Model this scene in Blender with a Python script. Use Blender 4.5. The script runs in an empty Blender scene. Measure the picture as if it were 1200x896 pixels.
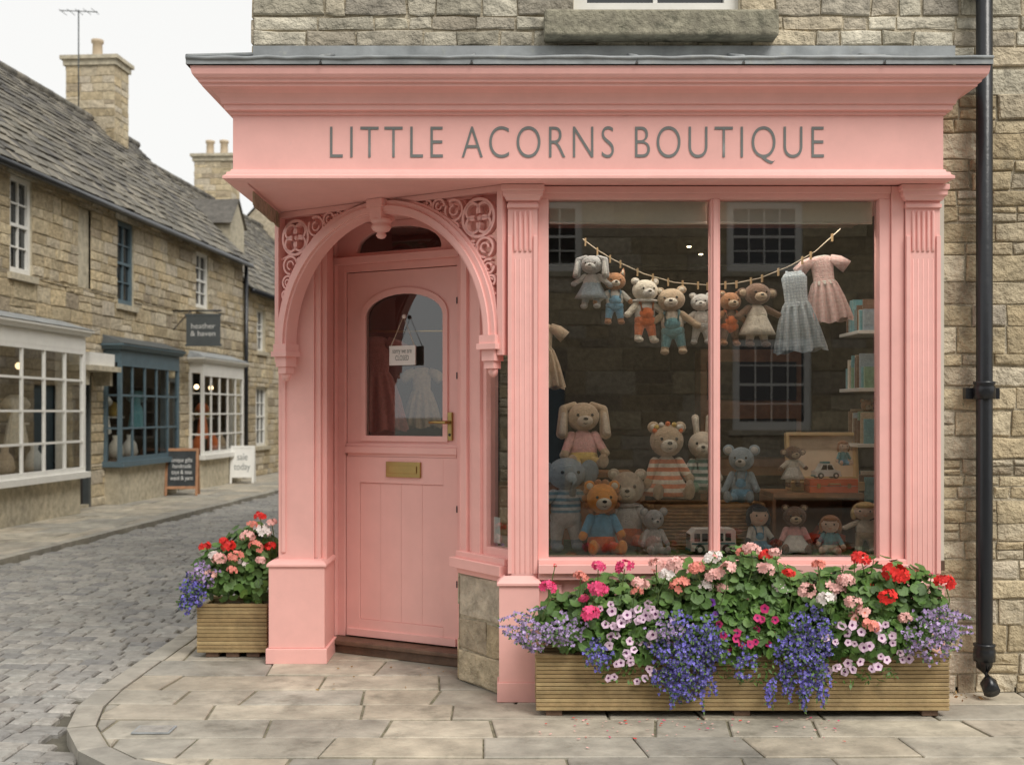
import bpy, math, random
from mathutils import Vector, Matrix, Euler
from mathutils.geometry import tessellate_polygon
import bmesh
random.seed(11)
R=random.uniform
F=1356.0
def E(a,b,Y):  # a, b: image pixels, projected from the camera out to depth Y
    """image pixel coordinates (a, b) -> metres on the vertical plane at distance Y"""
    return ((a-600)*Y/F, Y, 1.5+(483-b)*Y/F)

# ------------------------------------------------------------------ materials
def mk(name, cols, rough=.6, var=.12, nsc=6, bump=.15, bsc=40, island=False, metal=0, big=0, bigsc=.7, spec=.5, stripe=None, bdist=.01, sheen=0, stain=None):
    m=bpy.data.materials.new(name); m.use_nodes=True
    nt=m.node_tree; N=nt.nodes; L=nt.links
    b=N['Principled BSDF']
    b.inputs['Roughness'].default_value=rough
    b.inputs['Metallic'].default_value=metal
    b.inputs['Specular IOR Level'].default_value=spec
    if sheen: b.inputs['Sheen Weight'].default_value=sheen
    tc=N.new('ShaderNodeTexCoord'); src=tc.outputs['Object']
    if not isinstance(cols[0],(list,tuple)): cols=[cols]
    if len(cols)>1:
        rp=N.new('ShaderNodeValToRGB')
        while len(rp.color_ramp.elements)<len(cols): rp.color_ramp.elements.new(.5)
        for i,c in enumerate(cols):
            e=rp.color_ramp.elements[i]; e.position=i/(len(cols)-1); e.color=(*c,1)
        if island:
            g=N.new('ShaderNodeNewGeometry'); L.new(g.outputs['Random Per Island'],rp.inputs[0])
        else:
            n0=N.new('ShaderNodeTexNoise'); n0.inputs['Scale'].default_value=nsc*.5
            L.new(src,n0.inputs['Vector']); L.new(n0.outputs['Fac'],rp.inputs[0])
        col=rp.outputs[0]
    else:
        rgb=N.new('ShaderNodeRGB'); rgb.outputs[0].default_value=(*cols[0],1); col=rgb.outputs[0]
    if stripe:
        c2,freq=stripe[:2]
        sp=N.new('ShaderNodeSeparateXYZ'); L.new(src,sp.inputs[0])
        for ax in ((2,) if len(stripe)<3 else (2,0)):
            mu=N.new('ShaderNodeMath'); mu.operation='MULTIPLY'; mu.inputs[1].default_value=freq; L.new(sp.outputs[ax],mu.inputs[0])
            fr=N.new('ShaderNodeMath'); fr.operation='FRACT'; L.new(mu.outputs[0],fr.inputs[0])
            gt=N.new('ShaderNodeMath'); gt.operation='GREATER_THAN'; gt.inputs[1].default_value=.5; L.new(fr.outputs[0],gt.inputs[0])
            if len(stripe)>2:
                h=N.new('ShaderNodeMath'); h.operation='MULTIPLY'; h.inputs[1].default_value=.5; L.new(gt.outputs[0],h.inputs[0]); gt=h
            mx=N.new('ShaderNodeMix'); mx.data_type='RGBA'; L.new(gt.outputs[0],mx.inputs[0]); L.new(col,mx.inputs[6]); mx.inputs[7].default_value=(*c2,1)
            col=mx.outputs[2]
    if stain:   # lichen / dirt blotches
        c2,sc_,th,amt=stain
        n=N.new('ShaderNodeTexNoise'); n.inputs['Scale'].default_value=sc_; n.inputs['Detail'].default_value=5; n.inputs['Roughness'].default_value=.7; L.new(src,n.inputs['Vector'])
        mr=N.new('ShaderNodeMapRange'); mr.inputs[1].default_value=th; mr.inputs[2].default_value=th+.12; mr.inputs[3].default_value=0; mr.inputs[4].default_value=amt; L.new(n.outputs['Fac'],mr.inputs[0])
        mx=N.new('ShaderNodeMix'); mx.data_type='RGBA'; L.new(mr.outputs[0],mx.inputs[0]); L.new(col,mx.inputs[6]); mx.inputs[7].default_value=(*c2,1)
        col=mx.outputs[2]
    def modul(col,scale,v,det=4):
        n=N.new('ShaderNodeTexNoise'); n.inputs['Scale'].default_value=scale; n.inputs['Detail'].default_value=det; n.inputs['Roughness'].default_value=.6
        L.new(src,n.inputs['Vector'])
        mr=N.new('ShaderNodeMapRange'); mr.inputs[1].default_value=.3; mr.inputs[2].default_value=.7
        mr.inputs[3].default_value=1-v; mr.inputs[4].default_value=1+v; L.new(n.outputs['Fac'],mr.inputs[0])
        s=N.new('ShaderNodeVectorMath'); s.operation='SCALE'; L.new(col,s.inputs[0]); L.new(mr.outputs[0],s.inputs['Scale'])
        return s.outputs[0]
    if var: col=modul(col,nsc,var)
    if big: col=modul(col,bigsc,big,6)
    L.new(col,b.inputs['Base Color'])
    if bump:
        n=N.new('ShaderNodeTexNoise'); n.inputs['Scale'].default_value=bsc; n.inputs['Detail'].default_value=4; n.inputs['Roughness'].default_value=.6
        L.new(src,n.inputs['Vector'])
        bp=N.new('ShaderNodeBump'); bp.inputs['Strength'].default_value=bump; bp.inputs['Distance'].default_value=bdist
        L.new(n.outputs['Fac'],bp.inputs['Height']); L.new(bp.outputs[0],b.inputs['Normal'])
    return m
def glassmat(name,k=1.6,add=.02,tint=(.96,.98,.97)):
    m=bpy.data.materials.new(name); m.use_nodes=True
    nt=m.node_tree; N=nt.nodes; L=nt.links; N.clear()
    o=N.new('ShaderNodeOutputMaterial'); t=N.new('ShaderNodeBsdfTransparent'); t.inputs[0].default_value=(*tint,1)
    g=N.new('ShaderNodeBsdfGlossy'); g.inputs['Roughness'].default_value=.0
    fr=N.new('ShaderNodeFresnel'); fr.inputs[0].default_value=1.5
    mu=N.new('ShaderNodeMath'); mu.operation='MULTIPLY_ADD'; mu.inputs[1].default_value=k; mu.inputs[2].default_value=add
    L.new(fr.outputs[0],mu.inputs[0]); mx=N.new('ShaderNodeMixShader'); L.new(mu.outputs[0],mx.inputs[0]); L.new(t.outputs[0],mx.inputs[1]); L.new(g.outputs[0],mx.inputs[2]); L.new(mx.outputs[0],o.inputs[0])
    return m
def emis(name,c,s):
    m=bpy.data.materials.new(name); m.use_nodes=True; b=m.node_tree.nodes['Principled BSDF']
    b.inputs['Base Color'].default_value=(*c,1); b.inputs['Emission Color'].default_value=(*c,1); b.inputs['Emission Strength'].default_value=s
    return m

PINK=mk('pink_satin_paint',(.87,.475,.435),rough=.5,var=.03,nsc=11,bump=.12,bsc=30,big=.045,bigsc=1.8,bdist=.004,stain=((.66,.4,.36),9,.66,.3))
PINKD=mk('pink_door_paint',(.87,.5,.46),rough=.42,var=.03,nsc=7,bump=.1,bsc=28,bdist=.004)
GREYL=mk('grey_lettering',(.17,.185,.18),rough=.5,var=.05,bump=0)
LEAD=mk('lead_sheet',[(.17,.19,.2),(.3,.32,.33),(.2,.21,.22)],rough=.5,var=.25,nsc=7,bump=.3,bsc=12,big=.15,stain=((.36,.37,.33),12,.58,.6))
STONE=mk('cotswold_stone',[(.5,.4,.25),(.38,.31,.2),(.6,.5,.33),(.45,.39,.29),(.56,.45,.28),(.34,.28,.2),(.62,.54,.4),(.48,.42,.33)],rough=.92,var=.3,nsc=13,bump=1,bsc=26,island=True,big=.2,bigsc=.9,bdist=.03,stain=((.2,.18,.14),7,.6,.55))
STONEG=mk('weathered_stone',[(.48,.44,.34),(.36,.33,.26),(.57,.53,.43),(.42,.38,.3),(.31,.28,.23),(.52,.44,.31),(.6,.55,.44)],rough=.92,var=.34,nsc=11,bump=1,bsc=24,island=True,big=.25,bigsc=1.2,bdist=.03,stain=((.17,.155,.125),6,.56,.6))
MORT=mk('lime_mortar',(.5,.44,.33),rough=.95,var=.28,nsc=18,bump=.9,bsc=60,big=.2,bdist=.02)
ASHLAR=mk('dressed_stone',[(.4,.36,.27),(.56,.5,.38)],rough=.9,var=.25,nsc=10,bump=.5,bsc=30,big=.15,stain=((.2,.18,.14),5,.6,.5))
SILLST=mk('sill_stone',[(.36,.33,.25),(.2,.19,.14)],rough=.9,var=.4,nsc=14,bump=.9,bsc=30,bdist=.02,stain=((.1,.1,.07),9,.55,.7))
SLATE=mk('stone_slates',[(.13,.12,.1),(.2,.185,.155),(.09,.085,.08),(.25,.225,.18),(.15,.14,.115)],rough=.9,var=.3,nsc=8,bump=.7,bsc=20,island=True,big=.25,bigsc=.6,bdist=.02,stain=((.32,.3,.2),5,.62,.5))
SETT=mk('stone_setts',[(.27,.26,.245),(.34,.33,.3),(.215,.21,.205),(.3,.285,.26),(.38,.36,.325),(.25,.235,.215)],rough=.5,var=.25,nsc=18,bump=.8,bsc=38,island=True,big=.18,bigsc=.6,bdist=.012,stain=((.14,.13,.105),4,.6,.5))
JOINT=mk('sett_joint_dirt',(.12,.11,.085),rough=.95,var=.3,nsc=9,bump=.6,bsc=50)
FLAG=mk('york_flagstones',[(.42,.375,.305),(.32,.3,.255),(.47,.42,.33),(.37,.345,.29),(.28,.265,.23),(.44,.385,.3),(.34,.31,.245)],rough=.65,var=.26,nsc=6,bump=.9,bsc=13,island=True,big=.28,bigsc=1.3,bdist=.012,stain=((.17,.155,.12),3.2,.55,.6))
FJOINT=mk('flag_joint_soil',(.22,.2,.14),rough=.95,var=.4,nsc=12,bump=.7,bsc=60,stain=((.1,.13,.05),5,.55,.6))
KERB=mk('kerb_stone',[(.37,.345,.295),(.3,.285,.25),(.42,.39,.33)],rough=.8,var=.22,nsc=8,bump=.6,bsc=22,island=True,stain=((.18,.17,.135),4,.56,.5))
GROUND=mk('ground_earth',(.2,.19,.16),rough=.95,var=.2,bump=.3)
WOODP=mk('planter_timber',[(.36,.25,.12),(.28,.195,.09),(.42,.31,.155)],rough=.65,var=.25,nsc=12,bump=.4,bsc=60,island=True,stain=((.17,.145,.07),6,.57,.55))
STEPW=mk('oak_threshold',(.13,.075,.048),rough=.55,var=.3,nsc=15,bump=.3,bsc=50)
BRASS=mk('aged_brass',(.42,.3,.12),rough=.32,var=.15,bump=.05,metal=1)
BLACK=mk('black_cast_iron',(.014,.016,.02),rough=.3,var=.1,bump=.2,bsc=18)
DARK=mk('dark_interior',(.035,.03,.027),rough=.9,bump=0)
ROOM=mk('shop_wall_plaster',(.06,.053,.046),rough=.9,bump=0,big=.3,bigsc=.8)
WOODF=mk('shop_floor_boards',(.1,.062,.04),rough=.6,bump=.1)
WHITE=mk('white_painted_wood',(.78,.77,.73),rough=.45,var=.05,bump=.08,bsc=30)
CREAM=mk('cream_board',(.6,.58,.5),rough=.6,var=.05,bump=.05)
BLUEGR=mk('blue_grey_paint',(.1,.15,.18),rough=.5,var=.1,bump=.08)
DGREY=mk('dark_grey_paint',(.075,.085,.088),rough=.55,var=.1,bump=.08)
CHALK=mk('chalkboard',(.03,.035,.038),rough=.8,var=.4,nsc=5,bump=0)
CHALKT=mk('chalk',(.62,.62,.6),rough=.9,bump=0)
BRWOOD=mk('brown_stained_wood',(.36,.18,.09),rough=.5,var=.25,nsc=10,bump=.15)
DWIN=mk('dark_window_glass',(.02,.023,.025),rough=.04,var=0,bump=.03,bsc=2,spec=.8)
GLASS=glassmat('shop_window_glass',2.6,.05)
GLASS2=glassmat('bay_glass',.55,.01)
WICK=mk('wicker',[(.62,.4,.2),(.46,.27,.13),(.7,.48,.26)],rough=.7,var=.25,nsc=25,bump=.3)
SUIT=mk('suitcase_tan',(.58,.4,.2),rough=.5,var=.12,bump=.1)
SUITIN=mk('suitcase_lining',(.7,.56,.42),rough=.8,bump=.1)
MOSS=mk('display_moss',[(.14,.24,.07),(.24,.33,.12)],rough=.95,var=.3,nsc=30,bump=1,bsc=90,bdist=.03)
ROPE=mk('jute_string',(.6,.52,.4),rough=.9,bump=0)
PEG=mk('wooden_peg',(.5,.34,.18),rough=.7,bump=0)
def cloth(n,c,**k): 
    a=dict(rough=.9,var=.16,nsc=45,bump=1,bsc=120,bdist=.01,sheen=.3); a.update(k); return mk(n,c,**a)
C=dict(
 grey=cloth('grey_wool',(.42,.42,.42)), lgrey=cloth('light_grey_wool',(.57,.56,.53)), tan=cloth('tan_wool',(.56,.42,.28)),
 beige=cloth('beige_wool',(.66,.56,.44)), cream=cloth('cream_wool',(.76,.69,.57)), brown=cloth('brown_wool',(.18,.095,.055)),
 chest=cloth('chestnut_wool',(.42,.18,.07)), orange=cloth('orange_wool',(.82,.33,.06)), bgrey=cloth('blue_grey_wool',(.3,.38,.44)),
 blue=cloth('blue_knit',(.17,.42,.62)), teal=cloth('teal_knit',(.15,.38,.43)), rust=cloth('rust_knit',(.82,.19,.045)),
 pink=cloth('pink_knit',(.84,.45,.43)), white=cloth('white_cotton',(.76,.73,.67)), yellow=cloth('mustard_knit',(.74,.52,.14)),
 green=cloth('sage_knit',(.22,.38,.25)), black=cloth('black_wool',(.03,.03,.035)), skin=cloth('doll_skin',(.8,.58,.45)), blond=cloth('blonde_yarn',(.74,.54,.26)),
 s1=cloth('rainbow_stripe_knit',(.8,.71,.58),stripe=((.74,.27,.13),22)), s2=cloth('green_stripe_knit',(.78,.76,.7),stripe=((.15,.3,.25),26)),
 s3=cloth('blue_stripe_knit',(.66,.7,.7),stripe=((.22,.4,.5),30)),
 gdress=cloth('blue_grey_gingham',(.52,.57,.6),stripe=((.3,.37,.43),60,1)), pdress=cloth('pale_pink_floral',(.74,.47,.44),stripe=((.78,.58,.55),45,1)), rdress=cloth('coral_cloth',(.6,.22,.19)))
EYE=mk('bead_eye',(.008,.008,.008),rough=.15,bump=0,var=0)

# ------------------------------------------------------------------ mesh builder
_sph={}
def sph(n,m):
    if (n,m) in _sph: return _sph[(n,m)]
    v=[(0,0,1)]; f=[]
    for j in range(1,m):
        t=math.pi*j/m
        for i in range(n):
            a=2*math.pi*i/n; v.append((math.sin(t)*math.cos(a),math.sin(t)*math.sin(a),math.cos(t)))
    v.append((0,0,-1)); last=len(v)-1
    for i in range(n):
        f.append((0,1+i,1+(i+1)%n))
        for j in range(m-2):
            a=1+j*n; f.append((a+i,a+n+i,a+n+(i+1)%n,a+(i+1)%n))
        a=1+(m-2)*n; f.append((a+i,last,a+(i+1)%n))
    _sph[(n,m)]=(v,f); return v,f
class MB:
    def __init__(s,X=None):
        s.v=[];s.f=[];s.mi=[];s.sm=[];s.mats=[];s.X=X or Matrix.Identity(4)
    def add(s,vs,fs,mat,sm=False):
        o=len(s.v); X=s.X
        s.v.extend([(X@Vector(p))[:] for p in vs])
        if mat not in s.mats: s.mats.append(mat)
        k=s.mats.index(mat)
        for f in fs:
            s.f.append(tuple(i+o for i in f)); s.mi.append(k); s.sm.append(sm)
    def box(s,x0,x1,y0,y1,z0,z1,mat):
        vs=[(x0,y0,z0),(x1,y0,z0),(x1,y1,z0),(x0,y1,z0),(x0,y0,z1),(x1,y0,z1),(x1,y1,z1),(x0,y1,z1)]
        s.add(vs,[(0,3,2,1),(4,5,6,7),(0,1,5,4),(1,2,6,5),(2,3,7,6),(3,0,4,7)],mat)
    def ell(s,c,r,mat,rot=None,n=14,m=9):
        v,f=sph(n,m); Mr=rot.to_matrix() if rot else None
        out=[]
        for p in v:
            q=Vector((p[0]*r[0],p[1]*r[1],p[2]*r[2]))
            if Mr: q=Mr@q
            out.append((q[0]+c[0],q[1]+c[1],q[2]+c[2]))
        s.add(out,f,mat,True)
    def tube(s,pts,r,mat,n=8,cap=True):
        P=[Vector(p) for p in pts]; rs=r if isinstance(r,(list,tuple)) else [r]*len(P)
        vs=[];fs=[]
        for i,p in enumerate(P):
            d=(P[min(i+1,len(P)-1)]-P[max(i-1,0)]).normalized()
            up=Vector((0,0,1)) if abs(d.z)<.9 else Vector((0,1,0))
            a=d.cross(up).normalized(); b=d.cross(a).normalized()
            for k in range(n):
                t=2*math.pi*k/n; vs.append((p+(a*math.cos(t)+b*math.sin(t))*rs[i])[:])
        for i in range(len(P)-1):
            for k in range(n):
                fs.append((i*n+k,i*n+(k+1)%n,(i+1)*n+(k+1)%n,(i+1)*n+k))
        if cap:
            fs.append(tuple(range(n))); fs.append(tuple((len(P)-1)*n+k for k in range(n)))
        s.add(vs,fs,mat,True)
    def limb(s,a,b,ra,rb,mat,n=10):
        a=Vector(a);b=Vector(b); d=(b-a).normalized()
        pts=[];rs=[]
        for t in (-1,-.7,-.35): pts.append(a+d*ra*t*.98); rs.append(ra*math.sqrt(max(.01,1-t*t)))
        pts.append(a); rs.append(ra); pts.append((a+b)/2); rs.append((ra+rb)/2); pts.append(b); rs.append(rb)
        for t in (.35,.7,1): pts.append(b+d*rb*t*.98); rs.append(rb*math.sqrt(max(.01,1-t*t)))
        s.tube(pts,rs,mat,n)
    def plate(s,outer,holes,y0,y1,mat):
        loops=[outer]+holes
        tri=tessellate_polygon([[Vector((p[0],p[1],0)) for p in l] for l in loops])
        flat=[p for l in loops for p in l]; n=len(flat)
        vs=[(p[0],y0,p[1]) for p in flat]+[(p[0],y1,p[1]) for p in flat]
        fs=[tuple(t) for t in tri]+[tuple(i+n for i in reversed(t)) for t in tri]
        o=0
        for l in loops:
            for i in range(len(l)):
                a=o+i;b=o+(i+1)%len(l); fs.append((a,b,b+n,a+n))
            o+=len(l)
        s.add(vs,fs,mat)
    def band(s,cx,cz,r0,r1,a0,a1,y0,y1,mat,n=24,taper=1.0,sx=1):
        vs=[];fs=[]
        for i in range(n+1):
            t=i/n;a=math.radians(a0+(a1-a0)*t); k=1+(taper-1)*t
            for r,y in ((r0*k,y0),(r1*k,y0),(r1*k,y1),(r0*k,y1)):
                vs.append((cx+sx*r*math.cos(a),y,cz+r*math.sin(a)))
        for i in range(n):
            b=i*4
            for k in range(4): fs.append((b+k,b+(k+1)%4,b+4+(k+1)%4,b+4+k))
        if abs(a1-a0)<359: fs+=[(0,1,2,3),(n*4+3,n*4+2,n*4+1,n*4)]
        s.add(vs,fs,mat)
    def sweep(s,path,prof,mat,cap=True):
        P=[Vector((p[0],p[1])) for p in path]; n=len(P); vs=[];fs=[]; m=len(prof)
        def nr(d): d=d.normalized(); return Vector((d.y,-d.x))
        for i in range(n):
            if i==0: mt=nr(P[1]-P[0])
            elif i==n-1: mt=nr(P[-1]-P[-2])
            else:
                a=nr(P[i]-P[i-1]);b=nr(P[i+1]-P[i]); mt=(a+b)/(1+a.dot(b))
            for o,z in prof: vs.append((P[i].x+mt.x*o,P[i].y+mt.y*o,z))
        for i in range(n-1):
            for k in range(m-1): fs.append((i*m+k,(i+1)*m+k,(i+1)*m+k+1,i*m+k+1))
        if cap: fs+= [tuple(range(m)),tuple((n-1)*m+k for k in reversed(range(m)))]
        s.add(vs,fs,mat)
    def lathe(s,c,prof,mat,n=20,sx=1,sy=1,rip=0,nr=8):
        vs=[];fs=[];m=len(prof)
        for j,(r,z) in enumerate(prof):
            for i in range(n):
                a=2*math.pi*i/n; k=1+rip*(j/(m-1))*math.sin(nr*a)
                vs.append((c[0]+r*k*sx*math.cos(a),c[1]+r*k*sy*math.sin(a),c[2]+z))
        for j in range(m-1):
            for i in range(n): fs.append((j*n+i,j*n+(i+1)%n,(j+1)*n+(i+1)%n,(j+1)*n+i))
        fs+=[tuple(range(n)),tuple((m-1)*n+i for i in reversed(range(n)))]
        s.add(vs,fs,mat,True)
    def obj(s,name,parent=None,bevel=0,recalc=True,loc=None,rotz=0,seg=2):
        me=bpy.data.meshes.new(name); me.from_pydata(s.v,[],s.f)
        for m in s.mats: me.materials.append(m)
        me.polygons.foreach_set('material_index',s.mi); me.polygons.foreach_set('use_smooth',s.sm); me.update()
        if recalc:
            b=bmesh.new(); b.from_mesh(me); bmesh.ops.recalc_face_normals(b,faces=b.faces); b.to_mesh(me); b.free()
        o=bpy.data.objects.new(name,me); bpy.context.scene.collection.objects.link(o)
        if parent: o.parent=parent
        if loc: o.location=loc
        if rotz: o.rotation_euler=(0,0,rotz)
        if bevel:
            md=o.modifiers.new('bevel','BEVEL'); md.width=bevel; md.segments=seg; md.limit_method='ANGLE'; md.angle_limit=math.radians(40); md.harden_normals=False
        return o
def empty(name):
    o=bpy.data.objects.new(name,None); bpy.context.scene.collection.objects.link(o); return o
def frame(ox,oy,ux,uy,oz=0):
    l=math.hypot(ux,uy);ux/=l;uy/=l
    return Matrix(((ux,-uy,0,ox),(uy,ux,0,oy),(0,0,1,oz),(0,0,0,1)))

def stone_piece(mb,u0,u1,z0,z1,d,mat,g=.004,b=.007,j=.007):
    w=u1-u0;h=z1-z0
    def ring(ins,y,jj):
        P=[(0,0),(.5,0),(1,0),(1,1),(.5,1),(0,1)]
        return [(u0+ins+(w-2*ins)*p+R(-jj,jj),y+(R(-.002,.002) if y<0 else 0),z0+ins+(h-2*ins)*q+R(-jj,jj)) for p,q in P]
    jj=min(j,h*.08)
    r1=ring(g+.002,-d*.75,jj); 
    r0=[(p[0],.004,p[2]) for p in r1]
    r2=[]
    cu=(u0+u1)/2;cz=(z0+z1)/2
    for p in r1:
        su=1 if p[0]<cu-.2*w else (-1 if p[0]>cu+.2*w else 0); r2.append((p[0]+su*b,-d+R(-.003,.003),p[2]+(b if p[2]<cz else -b)))
    m=[(u0+w*.5,-d-R(0,.006),cz)]
    vs=r0+r1+r2+m; fs=[]
    for k in range(6):
        fs+= [(k,(k+1)%6,6+(k+1)%6,6+k),(6+k,6+(k+1)%6,12+(k+1)%6,12+k),(12+k,12+(k+1)%6,18)]
    mb.add(vs,fs,mat)
def stones(mb,u0,u1,z0,z1,ops,hm=(.09,.17),wm=(.14,.42),mat=None,mort=None,depth=.014,g=.004,b=.007,quoin=0):
    mat=mat or STONE; mort=mort or MORT
    bz=sorted(set([z0,z1]+[z for o in ops for z in (o[2],o[3]) if z0<z<z1]))
    for a,bb in zip(bz[:-1],bz[1:]):
        z=a
        while z<bb-1e-4:
            h=R(*hm)
            if bb-(z+h)<hm[0]*.8: h=bb-z
            zc=z+h/2; ints=[(u0,u1)]
            for o in ops:
                if o[2]<zc<o[3]:
                    ni=[]
                    for p,q in ints:
                        if o[1]<=p or o[0]>=q: ni.append((p,q)); continue
                        if o[0]>p: ni.append((p,o[0]))
                        if o[1]<q: ni.append((o[1],q))
                    ints=ni
            for p,q in ints:
                if q-p<.005: continue
                mb.add([(p,0,z),(q,0,z),(q,0,z+h),(p,0,z+h)],[(0,1,2,3)],mort)
                u=p
                while u<q-1e-4:
                    w=R(*wm)*(1.25 if h>sum(hm)/2 else .9)
                    if quoin and u==u0: w=quoin*R(.6,1.1)
                    if q-(u+w)<wm[0]*.8: w=q-u
                    if h>hm[0]*1.45 and w<wm[1]*.8 and random.random()<.3 and w>.1 and not(quoin and u==u0):
                        k=R(.4,.6)*h
                        stone_piece(mb,u,u+w,z,z+k,depth*R(.6,1.1),mat,g,b); stone_piece(mb,u,u+w,z+k,z+h,depth*R(.6,1.1),mat,g,b)
                    else: stone_piece(mb,u,u+w,z,z+h,depth*R(.4,1.4),mat,g,b)
                    u+=w
            z+=h
def sash(mb,u0,u1,z0,z1,fr,cols=2,rows=4,inset=.1,glass=None,reveal=None,fw=.055,sill=True):
    glass=glass or DWIN; reveal=reveal or ASHLAR
    mb.add([(u0,0,z0),(u0,inset,z0),(u0,inset,z1),(u0,0,z1)],[(0,1,2,3)],reveal)
    mb.add([(u1,0,z0),(u1,inset,z0),(u1,inset,z1),(u1,0,z1)],[(3,2,1,0)],reveal)
    mb.add([(u0,0,z1),(u0,inset,z1),(u1,inset,z1),(u1,0,z1)],[(0,1,2,3)],reveal)
    mb.add([(u0,0,z0),(u1,0,z0),(u1,inset,z0),(u0,inset,z0)],[(0,1,2,3)],reveal)
    y=inset-.035
    mb.box(u0,u0+fw,y,inset+.02,z0,z1,fr); mb.box(u1-fw,u1,y,inset+.02,z0,z1,fr)
    mb.box(u0+fw,u1-fw,y,inset+.02,z1-fw,z1,fr); mb.box(u0+fw,u1-fw,y,inset+.02,z0,z0+fw*1.2,fr)
    zm=(z0+z1)/2; mb.box(u0+fw,u1-fw,y+.005,inset+.02,zm-.022,zm+.022,fr)
    for i in range(1,cols):
        u=u0+fw+(u1-u0-2*fw)*i/cols; mb.box(u-.011,u+.011,y+.012,inset+.02,z0+fw,z1-fw,fr)
    for i in range(1,rows):
        z=z0+fw+(z1-z0-2*fw)*i/rows
        if abs(z-zm)>.05: mb.box(u0+fw,u1-fw,y+.014,inset+.02,z-.011,z+.011,fr)
    mb.add([(u0,inset+.01,z0),(u1,inset+.01,z0),(u1,inset+.01,z1),(u0,inset+.01,z1)],[(0,1,2,3)],glass)
    if sill: mb.box(u0-.08,u1+.08,-.07,inset-.04,z0-.09,z0-.002,ASHLAR)
def tiles(mb,u0,u1,y0,z0,y1,z1,mat=None,e0=.26,e1=.14,wm=(.16,.38)):
    mat=mat or SLATE
    L=math.hypot(y1-y0,z1-z0); dy=(y1-y0)/L; dz=(z1-z0)/L
    ny=-dz if dy>0 else dz; nz=abs(dy)
    mb.add([(u0,y0,z0),(u1,y0,z0),(u1,y1,z1),(u0,y1,z1)],[(0,1,2,3)],mat)
    s=0
    while s<L:
        e=e0+(e1-e0)*s/L; u=u0
        while u<u1:
            w=R(*wm)
            if u1-(u+w)<.1: w=u1-u
            l=e*1.35; a=R(.03,.055); t=R(.015,.03); j=R(-.025,.025)
            def pt(uu,ss,h): return (uu,y0+dy*ss+ny*h,z0+dz*ss+nz*h)
            s0=s-.03+j; s1=min(s+l,L)
            vs=[pt(u+.004,s0,a-t),pt(u+w-.004,s0,a-t+R(-.004,.004)),pt(u+w-.004,s1,.006),pt(u+.004,s1,.006),
                pt(u+.004,s0,a),pt(u+w-.004,s0,a+R(-.005,.005)),pt(u+w-.004,s1,.014),pt(u+.004,s1,.014)]
            mb.add(vs,[(4,5,6,7),(0,1,5,4),(1,2,6,5),(3,0,4,7),(0,3,2,1)],mat); u+=w
        s+=e
def stone_box(mb,x0,x1,y0,y1,z0,z1,**k):
    X=mb.X
    for (ox,oy,ux,uy,l) in ((x0,y0,1,0,x1-x0),(x1,y0,0,1,y1-y0),(x1,y1,-1,0,x1-x0),(x0,y1,0,-1,y1-y0)):
        mb.X=X@frame(ox,oy,ux,uy); stones(mb,0,l,z0,z1,[],**k)
    mb.X=X; mb.box(x0+.01,x1-.01,y0+.01,y1-.01,z1-.03,z1,MORT)

def text(name,body,M,w,h,mat,parent=None,sp=1.0,off=0):
    cu=bpy.data.curves.new(name,'FONT'); cu.body=body; cu.size=1; cu.space_character=sp; cu.extrude=0; cu.offset=off
    cu.align_x='CENTER'; cu.materials.append(mat)
    o=bpy.data.objects.new(name,cu); bpy.context.scene.collection.objects.link(o)
    bpy.context.view_layer.update()
    bb=[Vector(c) for c in o.bound_box]; x0=min(c.x for c in bb);x1=max(c.x for c in bb);y0=min(c.y for c in bb);y1=max(c.y for c in bb)
    dg=bpy.context.evaluated_depsgraph_get(); me=bpy.data.meshes.new_from_object(o.evaluated_get(dg))
    me.transform(Matrix(((w/(x1-x0),0,0,-(x0+x1)/2*w/(x1-x0)),(0,0,0,0),(0,h/(y1-y0),0,-(y0+y1)/2*h/(y1-y0)),(0,0,0,1))))
    me.materials.clear(); me.materials.append(mat)
    bpy.data.objects.remove(o)
    n=bpy.data.objects.new(name,me); bpy.context.scene.collection.objects.link(n); n.matrix_world=M
    if parent: n.parent=parent
    return n

# ================================================================== GROUND
K=[(-2.25,60),(-2.25,6.25),(-2.22,5.9),(-2.12,5.5),(-1.93,5.14),(-1.7,4.9),(-1.3,4.7),(-.8,4.62),(0,4.6),(9,4.6)]
def offs(path,o):
    out=[];P=[Vector(p) for p in path]
    def nr(d): d=d.normalized(); return Vector((d.y,-d.x))
    for i in range(len(P)):
        if i==0: m=nr(P[1]-P[0])
        elif i==len(P)-1: m=nr(P[-1]-P[-2])
        else:
            a=nr(P[i]-P[i-1]);b=nr(P[i+1]-P[i]); m=(a+b)/(1+a.dot(b))
        out.append((P[i].x+m.x*o,P[i].y+m.y*o))
    return out
Kin=offs(K,-.135)
def clip(poly,path,close=None):
    out=poly
    for i in range(len(path)-1):
        ax,ay=path[i];bx,by=path[i+1]; res=[]
        def sd(p): return (bx-ax)*(p[1]-ay)-(by-ay)*(p[0]-ax)
        for k in range(len(out)):
            p=out[k];q=out[(k+1)%len(out)]; sp,sq=sd(p),sd(q)
            if sp>=0: res.append(p)
            if (sp>=0)!=(sq>=0):
                t=sp/(sp-sq); res.append((p[0]+(q[0]-p[0])*t,p[1]+(q[1]-p[1])*t))
        out=res
        if len(out)<3: return []
    return out
def inside(p,path,mar=0):
    for i in range(len(path)-1):
        ax,ay=path[i];bx,by=path[i+1]; l=math.hypot(bx-ax,by-ay)
        if ((bx-ax)*(p[1]-ay)-(by-ay)*(p[0]-ax))/l<-mar: return False
    return True
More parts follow.
